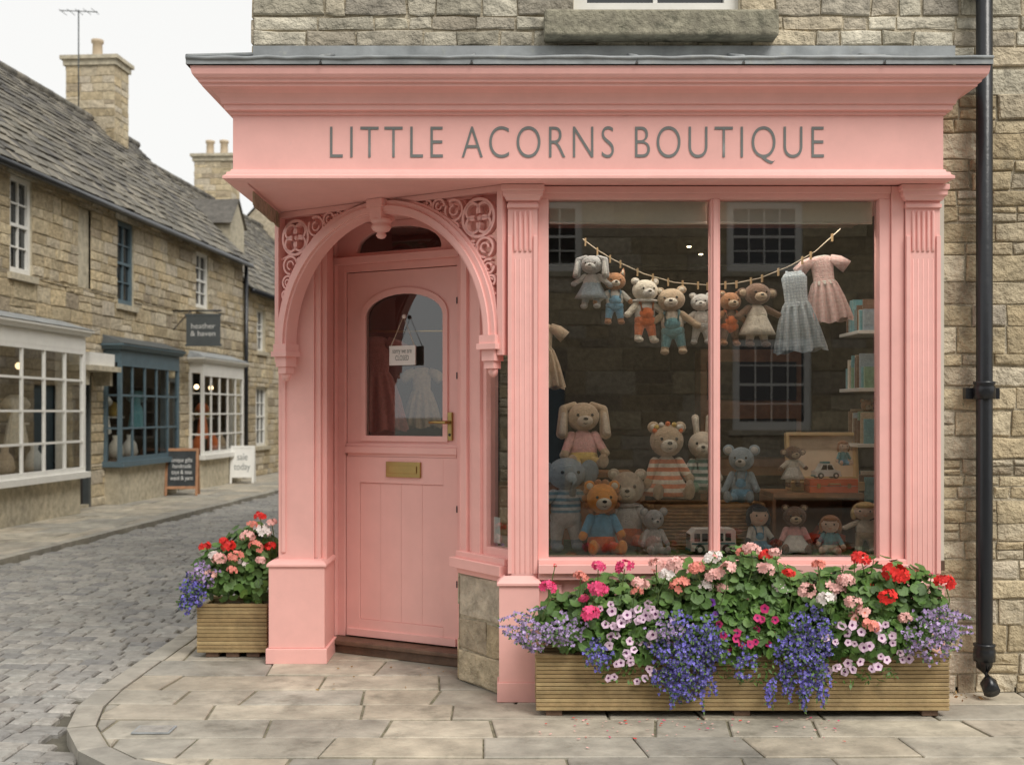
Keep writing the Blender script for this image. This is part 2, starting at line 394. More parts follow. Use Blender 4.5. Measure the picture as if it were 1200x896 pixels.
def slab(mb,poly,z,mat,gap=.006,bev=.006,th=.05,tilt=.008):
    n=len(poly)
    if n<3: return
    ar=abs(sum(poly[i][0]*poly[(i+1)%n][1]-poly[(i+1)%n][0]*poly[i][1] for i in range(n)))/2
    if ar<.004: return
    q=[poly[0]]
    for p in poly[1:]:
        if math.hypot(p[0]-q[-1][0],p[1]-q[-1][1])>.03: q.append(p)
    if math.hypot(q[0][0]-q[-1][0],q[0][1]-q[-1][1])<.03: q.pop()
    if len(q)<3: return
    poly=q;n=len(poly)
    g1=gap*R(.6,1.5)
    a=offs([poly[-1]]+poly+[poly[0]],-g1)[1:-1]; b=offs([poly[-1]]+poly+[poly[0]],-g1-bev)[1:-1]
    tz=(R(-tilt,tilt),R(-tilt,tilt)); cx=sum(p[0] for p in poly)/n;cy=sum(p[1] for p in poly)/n; dz=R(-.003,.003)
    def zz(p): return z+dz+tz[0]*(p[0]-cx)+tz[1]*(p[1]-cy)
    vs=[(p[0],p[1],z-th) for p in a]+[(p[0],p[1],zz(p)-.004) for p in a]+[(p[0],p[1],zz(p)) for p in b]
    fs=[tuple(range(2*n,3*n))]
    for k in range(n):
        fs+=[(k,(k+1)%n,n+(k+1)%n,n+k),(n+k,n+(k+1)%n,2*n+(k+1)%n,2*n+k)]
    mb.add(vs,fs,mat)
g=MB(); g.add([(-300,-300,-.14),(300,-300,-.14),(300,300,-.14),(-300,300,-.14)],[(0,1,2,3)],GROUND); g.obj('ground',recalc=False)
pv=MB()
y=4.2; a0=0
while y<26:
    h=R(.27,.5); a1=R(-.014,.014) if y<7 else 0
    xm=6.5 if y<6.3 else (.1 if y<7.5 else -1.3)
    x=-2.4-R(0,.4)
    s0=R(-.03,.03)
    while x<xm:
        w=R(.34,.85) if y<8 else R(.4,.9)
        s1=R(-.03,.03)
        poly=[(x+s0,y+a0*(x+s0)),(x+w+s1,y+a0*(x+w+s1)),(x+w-s1*.5,y+h+a1*(x+w-s1*.5)),(x-s0*.5,y+h+a1*(x-s0*.5))]
        slab(pv,clip(poly,Kin),0,FLAG); x+=w; s0=s1
    y+=h; a0=a1
pv.add([(-2.2,6.31,-.011),(-2.2,26,-.011),(0.2,26,-.011),(0.2,6.31,-.011)],[(0,1,2,3)],FJOINT)
pv.add([(p[0],p[1],-.0112) for p in Kin[1:]]+[(9,6.3,-.0112),(-2.1,6.3,-.0112)],[tuple(range(len(Kin)-1+2))],FJOINT)
pv.obj('pavement')
def XF(Y): return -8.07+.075*Y
def XK(Y): return -6.03+.068*Y
fp=MB(); y=4
while y<46:
    h=R(.45,.75); x0=XF(y)-.1; x=x0
    kp=[(XK(2)-.14,2),(XK(60)-.14,60)]
    while x<XK(y):
        w=R(.4,.8); slab(fp,clip([(x,y),(x+w,y),(x+w,y+h),(x,y+h)],kp),0,FLAG); x+=w
    y+=h
fp.add([(XF(2)-.4,2,-.012),(XK(2)-.1,2,-.012),(XK(50)-.1,50,-.012),(XF(50)-.4,50,-.012)],[(0,1,2,3)],FJOINT)
fp.obj('pavement')
kb=MB()
def kerbrun(path,o):
    inn=offs(path,o)
    for i in range(len(path)-1):
        a,b=Vector(path[i]),Vector(path[i+1]);c,d=Vector(inn[i]),Vector(inn[i+1]); L=(b-a).length; n=max(1,round(L/.75))
        for k in range(n):
            t0,t1=k/n,(k+1)/n
            q=[a.lerp(b,t0),a.lerp(b,t1),c.lerp(d,t1),c.lerp(d,t0)]
            q=[tuple(p) for p in q]
            ar=sum(q[i][0]*q[(i+1)%4][1]-q[(i+1)%4][0]*q[i][1] for i in range(4))
            if ar<0: q=q[::-1]
            slab(kb,q,.004,KERB,gap=.003,bev=.012,th=.12)
kerbrun([(-2.25,30)]+K[1:],-.135)
kerbrun([(XK(2),2),(XK(46),46)],-.14)
kb.obj('kerb')
rd=MB()
rd.add([(-14,-6,-.078),(9,-6,-.078),(9,60,-.078),(-14,60,-.078)],[(0,1,2,3)],JOINT)
y=1.8
while y<42:
    rh=R(.12,.16) if y<22 else R(.15,.2); x=-6.5-R(0,.2)
    while x<6:
        w=R(.11,.21); cx=x+w/2; yy=y-.10*(cx+3)+.03*math.sin(cx*1.7+y*.5); cy=yy+rh/2
        if cx>XK(cy)+w*.35 and not inside((cx,cy),K,.05) and cx<6 and not (cx>-2.25 and cy>5.5):
            dz=R(-.004,.004); j=.0045; vs=[]; tx=R(-.04,.04);ty=R(-.03,.03)
            for ins,z in ((.004,-.09),(.005,-.06),(.017,-.05)):
                for (a,b) in ((x+ins,yy+ins),(x+w-ins,yy+ins),(x+w-ins,yy+rh-ins),(x+ins,yy+rh-ins)):
                    vs.append((a+R(-j,j),b+R(-j,j)-.1*(a-cx),z+(dz+tx*(a-cx)+ty*(b-cy) if z>-.08 else 0)))
            fs=[(8,9,10,11)]
            for k in range(4): fs+=[(k,(k+1)%4,4+(k+1)%4,4+k),(4+k,4+(k+1)%4,8+(k+1)%4,8+k)]
            rd.add(vs,fs,SETT,False)
        x+=w
    y+=rh
rd.obj('cobbled_road')
uc=MB(); uc.box(-1.78,-1.60,5.40,5.53,.0,.006,LEAD); uc.box(-1.77,-1.61,5.41,5.52,.006,.008,SETT)
uc.obj('utility_cover',bevel=.002)

# ================================================================== BOUTIQUE BUILDING
shop=empty('boutique_shop_building')
w=MB()
w.X=frame(-1.385,6.2,1,0)
stones(w,.0,7.4,3.2,6.3,[(1.715,2.605,3.617,5.0)],mat=STONEG,hm=(.08,.16),wm=(.12,.4),quoin=.42)
stones(w,3.585,7.4,0,3.2,[],hm=(.055,.15),wm=(.1,.32))
w.X=frame(-1.385,14,0,-1)
stones(w,0,7.8,2.6,6.3,[],hm=(.14,.22),wm=(.25,.5)); stones(w,0,6.7,0,2.6,[],hm=(.14,.22),wm=(.25,.5))
w.X=Matrix.Identity(4)
w.box(-1.36,6,13.9,14,0,6.3,MORT); w.box(5.95,6.02,6.21,14,0,6.3,MORT)
w.obj('stone_walls',shop)
sl=MB(); sl.box(.17,1.4,6.06,6.3,3.475,3.612,SILLST); sl.obj('window_sill_stone',shop,bevel=.012)
uw=MB(frame(-1.385,6.2,1,0)); sash(uw,1.715,2.605,3.617,5.0,WHITE,2,4,inset=.08,sill=False,fw=.075); uw.obj('upper_sash_window',shop)
rf=MB(); tiles(rf,-1.5,6.1,6.05,6.2,10.1,9.2); rf.add([(-1.5,10.1,9.2),(6.1,10.1,9.2),(6.1,14.2,6.2),(-1.5,14.2,6.2)],[(0,1,2,3)],SLATE)
rf.add([(-1.385,6.2,6.3),(-1.385,10.1,9.1),(-1.385,14,6.3)],[(0,1,2)],MORT); rf.add([(6,6.2,6.3),(6,10.1,9.1),(6,14,6.3)],[(0,1,2)],MORT)
rf.obj('slate_roof',shop)
fl=MB()
fl.add([(-1.62,5.745,3.228),(2.39,5.745,3.228),(2.39,5.745,3.262),(-1.62,5.745,3.262),(-1.385,6.175,3.40),(2.36,6.175,3.40),(2.39,6.175,3.228),(-1.62,9.5,3.228),(-1.62,9.5,3.262),(-1.385,9.5,3.40)],
 [(0,1,2,3),(3,2,5,4),(1,6,5,2),(7,0,3,8),(8,3,4,9)],LEAD)
for x in (-.95,-.2,.62,1.15,1.85):
    fl.tube([(x,5.742,3.232),(x,5.742,3.266),(x,6.16,3.402)],.008,LEAD)
fl.tube([(-1.615,5.745,3.268),(-1.385,6.16,3.405)],.01,LEAD)
fl.tube([(-1.62+4.01*i/40,5.745,3.26+R(-.004,.004)) for i in range(41)],[R(.008,.012) for i in range(41)],LEAD)
fl.box(-1.38,2.36,6.16,6.175,3.38,3.45,LEAD)
fl.obj('lead_flashing',shop)
cn=MB()
path=[(-1.43,9.2),(-1.43,5.93),(2.21,5.93),(2.21,6.19)]
prof=[(-.06,2.683),(.03,2.683),(.044,2.69),(.044,2.703),(.03,2.712),(.026,2.726),(.012,2.73),(.008,2.742),(0,2.744),(0,3.02),(.012,3.022),(.014,3.036),(.035,3.04),(.037,3.066),(.048,3.068),(.05,3.08),(.057,3.097),(.072,3.115),(.095,3.128),(.125,3.135),(.127,3.15),(.14,3.153),(.143,3.166),(.155,3.172),(.165,3.186),(.17,3.205),(.172,3.225),(-.06,3.226)]
cn.sweep(path,prof,PINK)
cn.obj('fascia_and_cornice',shop)
sf=MB(); sf.box(-1.40,2.19,5.96,7.47,2.688,2.72,PINK); sf.obj('canopy_soffit',shop)
text('sign_lettering','LITTLE ACORNS BOUTIQUE',Matrix.Translation((.333,5.9265,2.868)),2.53,.192,GREYL,shop,sp=1.22,off=-.013)
pl=MB()
def pil(x0,x1,y,cap=True,flutes=4):
    pl.box(x0-.055,x1+.012,y-.05,y+.1,0,.10,PINK)
    pl.box(x0-.045,x1+.008,y-.042,y+.1,.10,.60,PINK)
    pl.sweep([(x0-.045,y+.1),(x0-.045,y-.042),(x1+.008,y-.042),(x1+.008,y+.1)],[(-.02,.60),(.012,.602),(.012,.615),(0,.63),(-.02,.645),(-.03,.65)],PINK)
    pl.box(x0,x1,y,y+.14,.60,2.60,PINK)
    pl.box(x0,x0+.022,y-.012,y,.66,2.42,PINK); pl.box(x1-.022,x1,y-.012,y,.66,2.42,PINK)
    wv=(x1-x0-.05)/flutes
    for i in range(flutes):
        c=x0+.025+wv*(i+.5)
        pl.tube([(c,y,2.34),(c,y-.003,2.36),(c,y-.004,2.53),(c,y,2.55)],wv*.33,PINK,8)
        pl.tube([(c,y+.001,.66),(c,y+.001,2.30)],wv*.16,PINK,6)
    pl.box(x0-.004,x1+.004,y-.016,y+.1,2.565,2.585,PINK)
    pl.sweep([(x0-.004,y+.1),(x0-.004,y-.016),(x1+.004,y-.016),(x1+.004,y+.1)],[(-.02,2.60),(.004,2.602),(.012,2.62),(.022,2.628),(.022,2.65),(.03,2.655),(.03,2.682),(-.02,2.682)],PINK)
pil(-.022,.134,6.04,flutes=4)
pil(2.055,2.235,6.04,flutes=5)
pl.obj('pilasters',shop,bevel=.003)
wf=MB(); Yg=6.12
wf.box(.136,.192,6.07,6.16,.72,2.62,PINK); wf.box(1.928,1.985,6.07,6.16,.72,2.62,PINK); wf.box(1.986,2.052,6.055,6.16,.70,2.683,PINK)
wf.box(.136,1.984,6.07,6.16,2.62,2.683,PINK); wf.box(.15,1.984,6.055,6.069,2.645,2.683,PINK)
wf.box(1.043,1.093,6.075,6.155,.725,2.619,PINK); wf.box(1.055,1.081,6.062,6.0749,.725,2.619,PINK)
wf.box(.137,2.053,5.985,6.15,.665,.712,PINK); wf.box(.137,2.053,6.02,6.15,.712,.735,PINK); wf.box(.137,2.053,6.01,6.1,.63,.664,PINK)
wf.box(.143,2.05,6.07,6.13,.0,.629,PINK)
for x in (.2,.85,1.45,1.98): wf.box(x,x+.06,6.055,6.07,.05,.6,PINK)
wf.box(.143,2.05,6.05,6.07,.0,.12,PINK)
wf.obj('shop_window_frame',shop,bevel=.003)
gl=MB(); gl.add([(.19,Yg,.73),(1.044,Yg,.73),(1.044,Yg,2.621),(.19,Yg,2.621)],[(0,1,2,3)],GLASS)
gl.add([(1.092,Yg,.73),(1.93,Yg+.004,.73),(1.93,Yg+.004,2.621),(1.092,Yg,2.621)],[(0,1,2,3)],GLASS); gl.obj('shop_window_glass',shop,recalc=False)
bl=MB(); bl.box(.2,1.04,6.17,6.18,2.51,2.66,CREAM); bl.box(1.095,1.92,6.17,6.18,2.51,2.66,CREAM); bl.tube([(.2,6.175,2.51),(1.04,6.175,2.51)],.008,CREAM); bl.tube([(1.095,6.175,2.51),(1.92,6.175,2.51)],.008,CREAM); bl.obj('roller_blind',shop)
lp=MB()
lp.box(-1.47,-1.105,6.90,7.3,0,.09,PINK); lp.box(-1.455,-1.12,6.915,7.29,.09,.575,PINK)
lp.sweep([(-1.455,7.29),(-1.455,6.915),(-1.12,6.915),(-1.12,7.29)],[(-.05,.575),(.012,.577),(.012,.592),(0,.605),(-.02,.615),(-.05,.62)],PINK)
lp.box(-1.405,-1.19,6.96,7.28,.58,2.687,PINK)
lp.box(-1.19,-1.155,6.985,7.28,.58,2.687,PINK); lp.box(-1.155,-1.125,7.03,7.28,.58,2.687,PINK)
lp.box(-1.385,-1.36,6.948,6.96,.66,2.6,PINK)
lp.box(-1.38,-1.18,7.28,7.5,0,2.687,PINK)
lp.obj('corner_pillar',shop,bevel=.004)
DM=frame(-1.20,7.40,.93,-.5)
df=MB(DM)
df.box(-.06,.05,-.05,.1,.0,2.687,PINK); df.box(.05,.10,-.02,.1,.085,2.687,PINK); df.box(.10,.155,.01,.1,.085,2.45,PINK)
df.box(.987,1.02,.0,.1,.085,2.45,PINK); df.box(1.02,1.12,-.03,.1,.0,2.687,PINK)
df.box(.10,1.02,.012,.1,2.385,2.43,PINK); df.box(.08,1.02,-.04,.1,2.43,2.475,PINK)
arc=[(.24,2.50)]+[(.56+.31*math.cos(math.radians(a)),2.52+.13*math.sin(math.radians(a))) for a in range(180,-1,-15)]+[(.87,2.50)]
df.plate([(.10,2.475),(1.02,2.475),(1.02,2.687),(.10,2.687)],[arc],.01,.05,PINK)
df.obj('door_frame',shop,bevel=.003)
dt=MB(DM); dt.add([(.2,.035,2.48),(.9,.035,2.48),(.9,.035,2.67),(.2,.035,2.67)],[(0,1,2,3)],GLASS)
dt.obj('transom_glass',shop,recalc=False)
st=MB(DM); st.box(-.03,1.115,-.10,.1,0,.055,STEPW); st.box(-.03,1.115,-.125,.1,.056,.0835,STEPW); st.obj('door_step',shop,bevel=.006)
dr=MB(DM)
def archp(x0,x1,z0,zs,zt,n=14):
    c=(x0+x1)/2;h=(x1-x0)/2
    return [(x0,z0),(x1,z0)]+[(c+h*math.cos(math.pi*i/n),zs+(zt-zs)*math.sin(math.pi*i/n)) for i in range(0,n+1)]
dr.plate([(.16,.092),(.983,.092),(.983,2.38),(.16,2.38)],[archp(.295,.885,1.345,2.1,2.245)],.03,.075,PINKD)
def ringp(outer,inner,y0,y1,mat): dr.plate(outer,[inner],y0,y1,mat)
ringp(archp(.27,.91,1.32,2.105,2.272),archp(.305,.875,1.355,2.095,2.232),.018,.03,PINKD)
dr.box(.158,.985,-.0,.03,1.245,1.285,PINKD); dr.box(.158,.985,.012,.03,1.285,1.305,PINKD); dr.box(.17,.975,.016,.03,1.225,1.245,PINKD)
dr.box(.162,.262,.018,.0299,.093,1.223,PINKD); dr.box(.88,.981,.018,.0299,.093,1.223,PINKD); dr.box(.262,.88,.018,.0299,.093,.2,PINKD); dr.box(.262,.88,.018,.0299,1.06,1.223,PINKD)
n=4
for i in range(n):
    a=.264+(.614)*i/n; dr.box(a+.0005,a+.614/n-.0005,.0265,.0299,.202,1.058,PINKD)
dr.box(.17,.975,.005,.03,.094,.14,PINKD)
dr.obj('dutch_door_leaf',shop,bevel=.0015)
dg=MB(DM); dg.add([(.28,.05,1.33),(.9,.05,1.33),(.9,.05,2.26),(.28,.05,2.26)],[(0,1,2,3)],GLASS); dg.obj('door_glass',shop,recalc=False)
lb=MB(DM); lb.box(.472,.724,.002,.0178,1.10,1.195,BRASS); lb.box(.497,.70,-.004,.002,1.125,1.17,BRASS)
lb.box(.915,.945,.01,.03,1.33,1.50,BRASS); lb.tube([(.93,.01,1.44),(.93,-.045,1.44),(.86,-.05,1.442),(.82,-.045,1.44)],[.011,.011,.009,.008],BRASS); lb.ell((.93,.01,1.365),(.009,.006,.009),BLACK)
for z in (.45,.9,1.7,2.15): lb.box(.984,.992,-.004,.004,z,z+.04,BLACK)
lb.obj('door_furniture',shop,bevel=.002)
cs=MB(DM); cs.box(.5,.69,.0,.012,1.79,1.91,WHITE); cs.tube([(.51,.006,1.91),(.597,.012,2.09),(.68,.006,1.91)],.0025,ROPE,6); cs.ell((.597,.02,2.09),(.014,.014,.014),WHITE)
cs.obj('closed_sign_board',bevel=.002)
text('closed_sign_text','sorry we are\nCLOSED',DM@Matrix.Translation((.595,-.0015,1.852)),.14,.065,GREYL,bpy.data.objects['closed_sign_board'])
SM=frame(-.29,6.5,.26,-.38)
sd=MB(SM)
sd.box(0,.06,0,.12,.63,2.687,PINK); sd.box(.06,.12,.02,.12,.63,2.687,PINK); sd.box(.12,.20,.0,.12,.63,2.687,PINK); sd.box(.2,.235,.02,.1,.72,2.687,PINK)
sd.box(.235,.46,.02,.1,.72,.77,PINK); sd.box(.235,.46,.02,.1,2.6,2.687,PINK); sd.box(-.04,.47,-.05,.1,.635,.69,PINK); sd.box(-.02,.47,-.02,.1,.69,.725,PINK); sd.box(-.02,.47,-.012,.1,.60,.634,PINK)
sd.obj('sidelight_frame',shop,bevel=.003)
sg=MB(SM); sg.add([(.22,.05,.75),(.5,.05,.75),(.5,.05,2.65),(.22,.05,2.65)],[(0,1,2,3)],GLASS); sg.obj('sidelight_glass',shop,recalc=False)
ss=MB(SM); stones(ss,-.0,.46,0,.6,[],hm=(.16,.24),wm=(.22,.4),depth=.012)
ss.X=frame(-.295,6.93,.001,-1); stones(ss,0,.43,0,.62,[],hm=(.16,.24),wm=(.2,.4),depth=.01); ss.obj('sidelight_stone_riser',shop)
sp_=MB(); sp_.box(-.293,-.255,6.5,6.94,.6,2.687,PINK); sp_.obj('door_reveal_panel',shop)
nt_=MB(SM); nt_.box(.25,.31,.06,.064,.79,.93,WHITE); nt_.obj('notice_card')
AM=frame(-1.40,6.93,1.38,-.88)
ar=MB(AM); cx,cz=.805,1.905
ar.band(cx,cz,.70,.775,0,180,-.045,.045,PINK,48)
ar.band(cx,cz,.715,.745,0,180,-.06,.06,PINK,48)
ar.band(cx,cz,.775,.79,0,180,-.03,.03,PINK,48)
ar.box(.0,.03,-.03,.03,1.8,2.686,PINK); ar.box(1.585,1.62,-.03,.03,1.8,2.686,PINK); ar.box(.03,1.585,-.03,.03,2.655,2.686,PINK)
for c in (.068,1.542):
    ar.box(c-.05,c+.05,-.06,.05,1.86,1.905,PINK); ar.box(c-.06,c+.06,-.07,.05,1.83,1.86,PINK)
    ar.box(c-.04,c+.04,-.05,.04,1.77,1.83,PINK); ar.box(c-.03,c+.03,-.04,.03,1.73,1.77,PINK); ar.ell((c,0,1.72),(.026,.03,.035),PINK)
ar.box(cx-.055,cx+.055,-.085,.05,2.64,2.686,PINK); ar.box(cx-.04,cx+.04,-.075,.05,2.575,2.64,PINK)
ar.lathe((cx,-.02,2.47),[(.005,0),(.02,.005),(.03,.02),(.022,.035),(.045,.045),(.058,.065),(.045,.085),(.06,.095),(.06,.11),(.03,.12)],PINK)
def tr(cx0,sgn):
    y0,y1=-.02,.02
    def ring(x,z,r,w=.014,a0=0,a1=360,tp=1,n=24): ar.band(x,z,r-w,r,a0,a1,y0,y1,PINK,n,tp)
    X=lambda d: cx0+sgn*d
    q=(X(.125),2.53); ring(q[0],q[1],.108,.016)
    for a in (45,135,225,315): ring(q[0]+.05*math.cos(math.radians(a)),q[1]+.05*math.sin(math.radians(a)),.05,.013,a-150,a+150,n=16)
    ar.ell((q[0],0,q[1]),(.018,.02,.018),PINK)
    for (d,z,r,s0) in ((.285,2.585,.062,0),(.385,2.615,.045,1),(.458,2.63,.03,0),(.28,2.49,.034,1),(.36,2.555,.022,0)):
        ring(X(d),z,r,.012,*(0,300) if s0 else (150,480),n=18); ring(X(d),z,r*.5,.01,90,360,n=12)
    for (d,z,r,s0) in ((.085,2.37,.058,0),(.062,2.27,.043,1),(.045,2.195,.032,0),(.035,2.13,.024,1),(.03,2.08,.018,0),(.16,2.385,.03,1)):
        ring(X(d),z,r,.012,*(60,360) if s0 else (-60,270),n=18); ring(X(d),z,r*.5,.009,0,270,n=12)
    ar.tube([(X(.0),0,2.41),(X(.06),0,2.43),(X(.12),0,2.42)],.008,PINK,6)
tr(.03,1); tr(1.585,-1)
ar.obj('arched_fretwork_bracket',shop,bevel=.0025,seg=1)
# interior
it=MB()
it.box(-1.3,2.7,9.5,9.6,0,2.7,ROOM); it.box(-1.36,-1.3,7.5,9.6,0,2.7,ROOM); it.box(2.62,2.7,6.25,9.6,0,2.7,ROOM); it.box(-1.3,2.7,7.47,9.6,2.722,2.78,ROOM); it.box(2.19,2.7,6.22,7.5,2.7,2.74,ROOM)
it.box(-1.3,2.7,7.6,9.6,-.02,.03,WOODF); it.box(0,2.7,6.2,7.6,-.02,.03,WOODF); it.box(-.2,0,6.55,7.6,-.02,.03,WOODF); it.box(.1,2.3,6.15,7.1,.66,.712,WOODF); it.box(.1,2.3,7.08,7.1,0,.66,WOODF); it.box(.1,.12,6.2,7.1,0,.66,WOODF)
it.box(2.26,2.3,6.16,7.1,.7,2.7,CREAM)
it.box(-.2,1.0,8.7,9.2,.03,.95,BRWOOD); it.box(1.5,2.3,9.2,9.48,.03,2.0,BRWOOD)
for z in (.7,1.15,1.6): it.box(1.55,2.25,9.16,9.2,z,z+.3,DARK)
it.obj('shop_interior',shop)
mo=MB(); 
N_=60;NM=24
vs=[(.13+2.1*i/N_,6.17+.9*j/NM,.722+R(0,.014)) for j in range(NM+1) for i in range(N_+1)]
mo.add(vs,[(j*(N_+1)+i,j*(N_+1)+i+1,(j+1)*(N_+1)+i+1,(j+1)*(N_+1)+i) for j in range(NM) for i in range(N_)],MOSS,True); mo.obj('display_moss_mat',shop)
cl=MB(); 
LAMP=emis('warm_bulb',(1,.78,.5),8)
for (x,y) in ((1.27,8.3),(1.42,8.7)):
    cl.lathe((x,y,2.69),[(.03,0),(.035,.02),(.04,.03)],DARK,12); cl.ell((x,y,2.687),(.016,.016,.006),LAMP)
cl.obj('ceiling_spotlights',shop)
l=bpy.data.lights.new('display_fill_light','AREA'); l.shape='RECTANGLE'; l.size=1.7; l.size_y=.14; l.energy=10; l.color=(1,.92,.8)  # added fill light without a fixture, brightens the toys in the window
o=bpy.data.objects.new('display_fill_light',l); bpy.context.scene.collection.objects.link(o); o.location=(1.1,6.29,2.672); o.rotation_euler=(math.radians(12),0,0); o.parent=shop
dp=MB(); px=2.49;py=6.1
dp.tube([(px,py,7),(px,py,.2),(px,py,.16),(px,py-.05,.09),(px,py-.1,.05)],.042,BLACK,16)
for z in (1.6,3.75,5.2,.22): dp.lathe((px,py,z),[(.044,-.03),(.056,-.028),(.056,.03),(.05,.045),(.056,.05),(.056,.062),(.044,.064)],BLACK,16)
for z in (1.6,3.75): dp.box(px-.09,px+.09,py+.02,py+.06,z-.03,z+.03,BLACK); dp.box(px-.015,px+.015,py+.03,6.19,z-.02,z+.02,BLACK)
dp.obj('drainpipe')

# ================================================================== PLANTERS
def planter(x0,x1,y0,y1,h,n,name='wooden_planter'):
    p=MB(); b=.03
    rh=(h-b)/n
    for i in range(n):
        z=b+rh*i; k=.0 if i%3 else .002
        p.box(x0,x1,y0+k,y0+.022,z+.0012,z+rh-.0012,WOODP); p.box(x0,x1,y1-.022,y1-k,z+.0012,z+rh-.0012,WOODP)
        p.box(x0+k,x0+.022,y0+.0225,y1-.0225,z+.0012,z+rh-.0012,WOODP); p.box(x1-.022,x1-k,y0+.0225,y1-.0225,z+.0012,z+rh-.0012,WOODP)
    p.box(x0-.004,x1+.004,y0-.006,y0+.03,h,h+.018,WOODP); p.box(x0-.004,x1+.004,y1-.03,y1+.006,h,h+.018,WOODP)
    p.box(x0+.012,x1-.012,y0+.012,y1-.012,b,h-.03,JOINT)
    for x in (x0+.05,(x0+x1)/2-.04,x1-.13): p.box(x,x+.08,y0+.02,y1-.02,0,b,STEPW)
    return p.obj(name,bevel=.003,seg=1)
planter(.118,2.157,5.70,5.97,.29,13)
planter(-1.93,-1.50,7.08,7.42,.31,12)
LEAF=mk('geranium_leaf',[(.06,.13,.025),(.095,.2,.035),(.045,.1,.02),(.13,.24,.05),(.075,.16,.03)],rough=.5,var=.15,nsc=60,bump=.3,bsc=120,island=True)
LEAF2=mk('fine_foliage',[(.09,.16,.05),(.13,.22,.06),(.07,.13,.04)],rough=.6,var=.1,bump=0,island=True)
STEM=mk('green_stem',(.12,.19,.05),rough=.6,bump=0)
def petal(n,c,j=.12):
    cs=[tuple(max(0,min(1,x*(1+k))) for x in c) for k in (-j*2,-j,0,j,j*1.6)]; return mk(n,cs,rough=.6,var=.08,nsc=50,bump=0,island=True)
PR=petal('red_petals',(.72,.025,.02)); PH=petal('hot_pink_petals',(.74,.06,.19)); PL=petal('blush_petals',(.82,.46,.42),.08); PC=petal('coral_petals',(.82,.28,.22),.08)
PW=petal('white_petals',(.8,.73,.7),.04); PV=petal('violet_lobelia_petals',(.14,.12,.46),.35); PLB=petal('lilac_petals',(.42,.3,.56),.25); PM=petal('magenta_petunia',(.54,.02,.15)); PP=petal('purple_petunia',(.16,.04,.34)); PLI=petal('pale_lilac_petunia',(.76,.56,.7),.05)
PDK=mk('petunia_throat',(.14,.02,.12),bump=0)
def basis(n):
    n=Vector(n).normalized(); up=Vector((0,0,1)) if abs(n.z)<.9 else Vector((0,1,0)); a=n.cross(up).normalized(); b=n.cross(a)
    t=R(0,6.28); return n,a*math.cos(t)+b*math.sin(t),b*math.cos(t)-a*math.sin(t)
def leaf(mb,c,n,r,mat):
    n,a,b=basis(n); c=Vector(c); k=9; vs=[c[:]]
    for i in range(k):
        t=2*math.pi*(i+.3)/k; rr=r*(1 if i else .35)*(1+.1*(i%2)); vs.append((c+a*rr*math.cos(t)+b*rr*math.sin(t)+n*r*.22*(1 if i%2 else .7))[:])
    mb.add(vs,[(0,1+i,1+(i+1)%k) for i in range(k)],mat,True)
def fleaf(mb,c,d,r,mat):
    n,a,b=basis(d); c=Vector(c); 
    mb.add([c[:],(c+n*r*.5+a*r*.22)[:],(c+n*r)[:],(c+n*r*.5-a*r*.22)[:]],[(0,1,2,3)],mat)
def floret(mb,c,n,r,mat,k=5,eye=None):
    n,a,b=basis(n); c=Vector(c); vs=[c[:]];fs=[]
    for i in range(k):
        t=2*math.pi*i/k; wd=2*math.pi/k*.48
        for (tt,rr,h) in ((t-wd,.62,.12),(t-wd*.4,1,.22),(t+wd*.4,1,.2),(t+wd,.62,.12)):
            vs.append((c+(a*math.cos(tt)+b*math.sin(tt))*r*rr+n*r*h)[:])
        o=1+i*4; fs.append((0,o,o+1,o+2,o+3))
    mb.add(vs,fs,mat,False)
    if eye: 
        e=c+n*r*.1; q=r*.2; mb.add([(e+a*q)[:],(e+b*q)[:],(e-a*q)[:],(e-b*q)[:]],[(0,1,2,3)],eye)
def head(mb,c,r,mat,n=26):
    c=Vector(c); ky=R(.55,.8); sk=R(-.25,.25)
    for i in range(n):
        z=R(-.45,1); t=R(0,6.28); s=math.sqrt(max(0,1-z*z)); d=Vector((s*math.cos(t),s*math.sin(t),z)); q=R(.8,1.12)
        floret(mb,c+Vector((d.x*r*q,d.y*r*q,d.z*r*ky+sk*d.x*r)),d+Vector((R(-.3,.3),R(-.5,0),R(-.3,.3))),r*R(.36,.5),mat)
def stem(mb,a,b): 
    a=Vector(a);b=Vector(b);m=(a+b)/2+Vector((R(-.02,.02),R(-.02,.01),.01)); mb.tube([a[:],m[:],b[:]],.0028,STEM,5,cap=False)
def petunia(mb,c,n,r,mat,mid=None):
    n,a,b=basis(n); c=Vector(c); k=15; vs=[(c-n*r*.35)[:]]
    for i in range(k):
        t=2*math.pi*i/k; vs.append((c-n*r*.05+(a*math.cos(t)+b*math.sin(t))*r*.3)[:])
    for i in range(k):
        t=2*math.pi*i/k; rr=r*(.93+.1*math.cos(5*t)); vs.append((c+n*r*(.06+.09*math.sin(10*t))+(a*math.cos(t)+b*math.sin(t))*rr)[:])
    mb.add(vs[:1+k],[(0,1+i,1+(i+1)%k) for i in range(k)],mid or PDK,True)
    mb.add(vs[1:],[(i,(i+1)%k,k+(i+1)%k,k+i) for i in range(k)],mat,True)
def bush(mb,blobs,per,rl=(.018,.034),mat=None):
    for (x,y,z,rx,ry,rz) in blobs:
        for i in range(int(per*rx*rz*1000)):
            t=R(0,6.28);zz=R(-.8,1);s=math.sqrt(1-zz*zz)*1.0;q=R(.45,1.05)
            d=Vector((s*math.cos(t),s*math.sin(t),zz)); p=Vector((x+d.x*rx*q,y+d.y*ry*q,z+d.z*rz*q))
            if p.y>5.99 and p.y<6.6 and p.x>-.1: p.y=5.99-R(0,.1)
            leaf(mb,p,d+Vector((R(-.6,.6),R(-.9,.1),R(0,.9))),R(*rl),mat or LEAF)
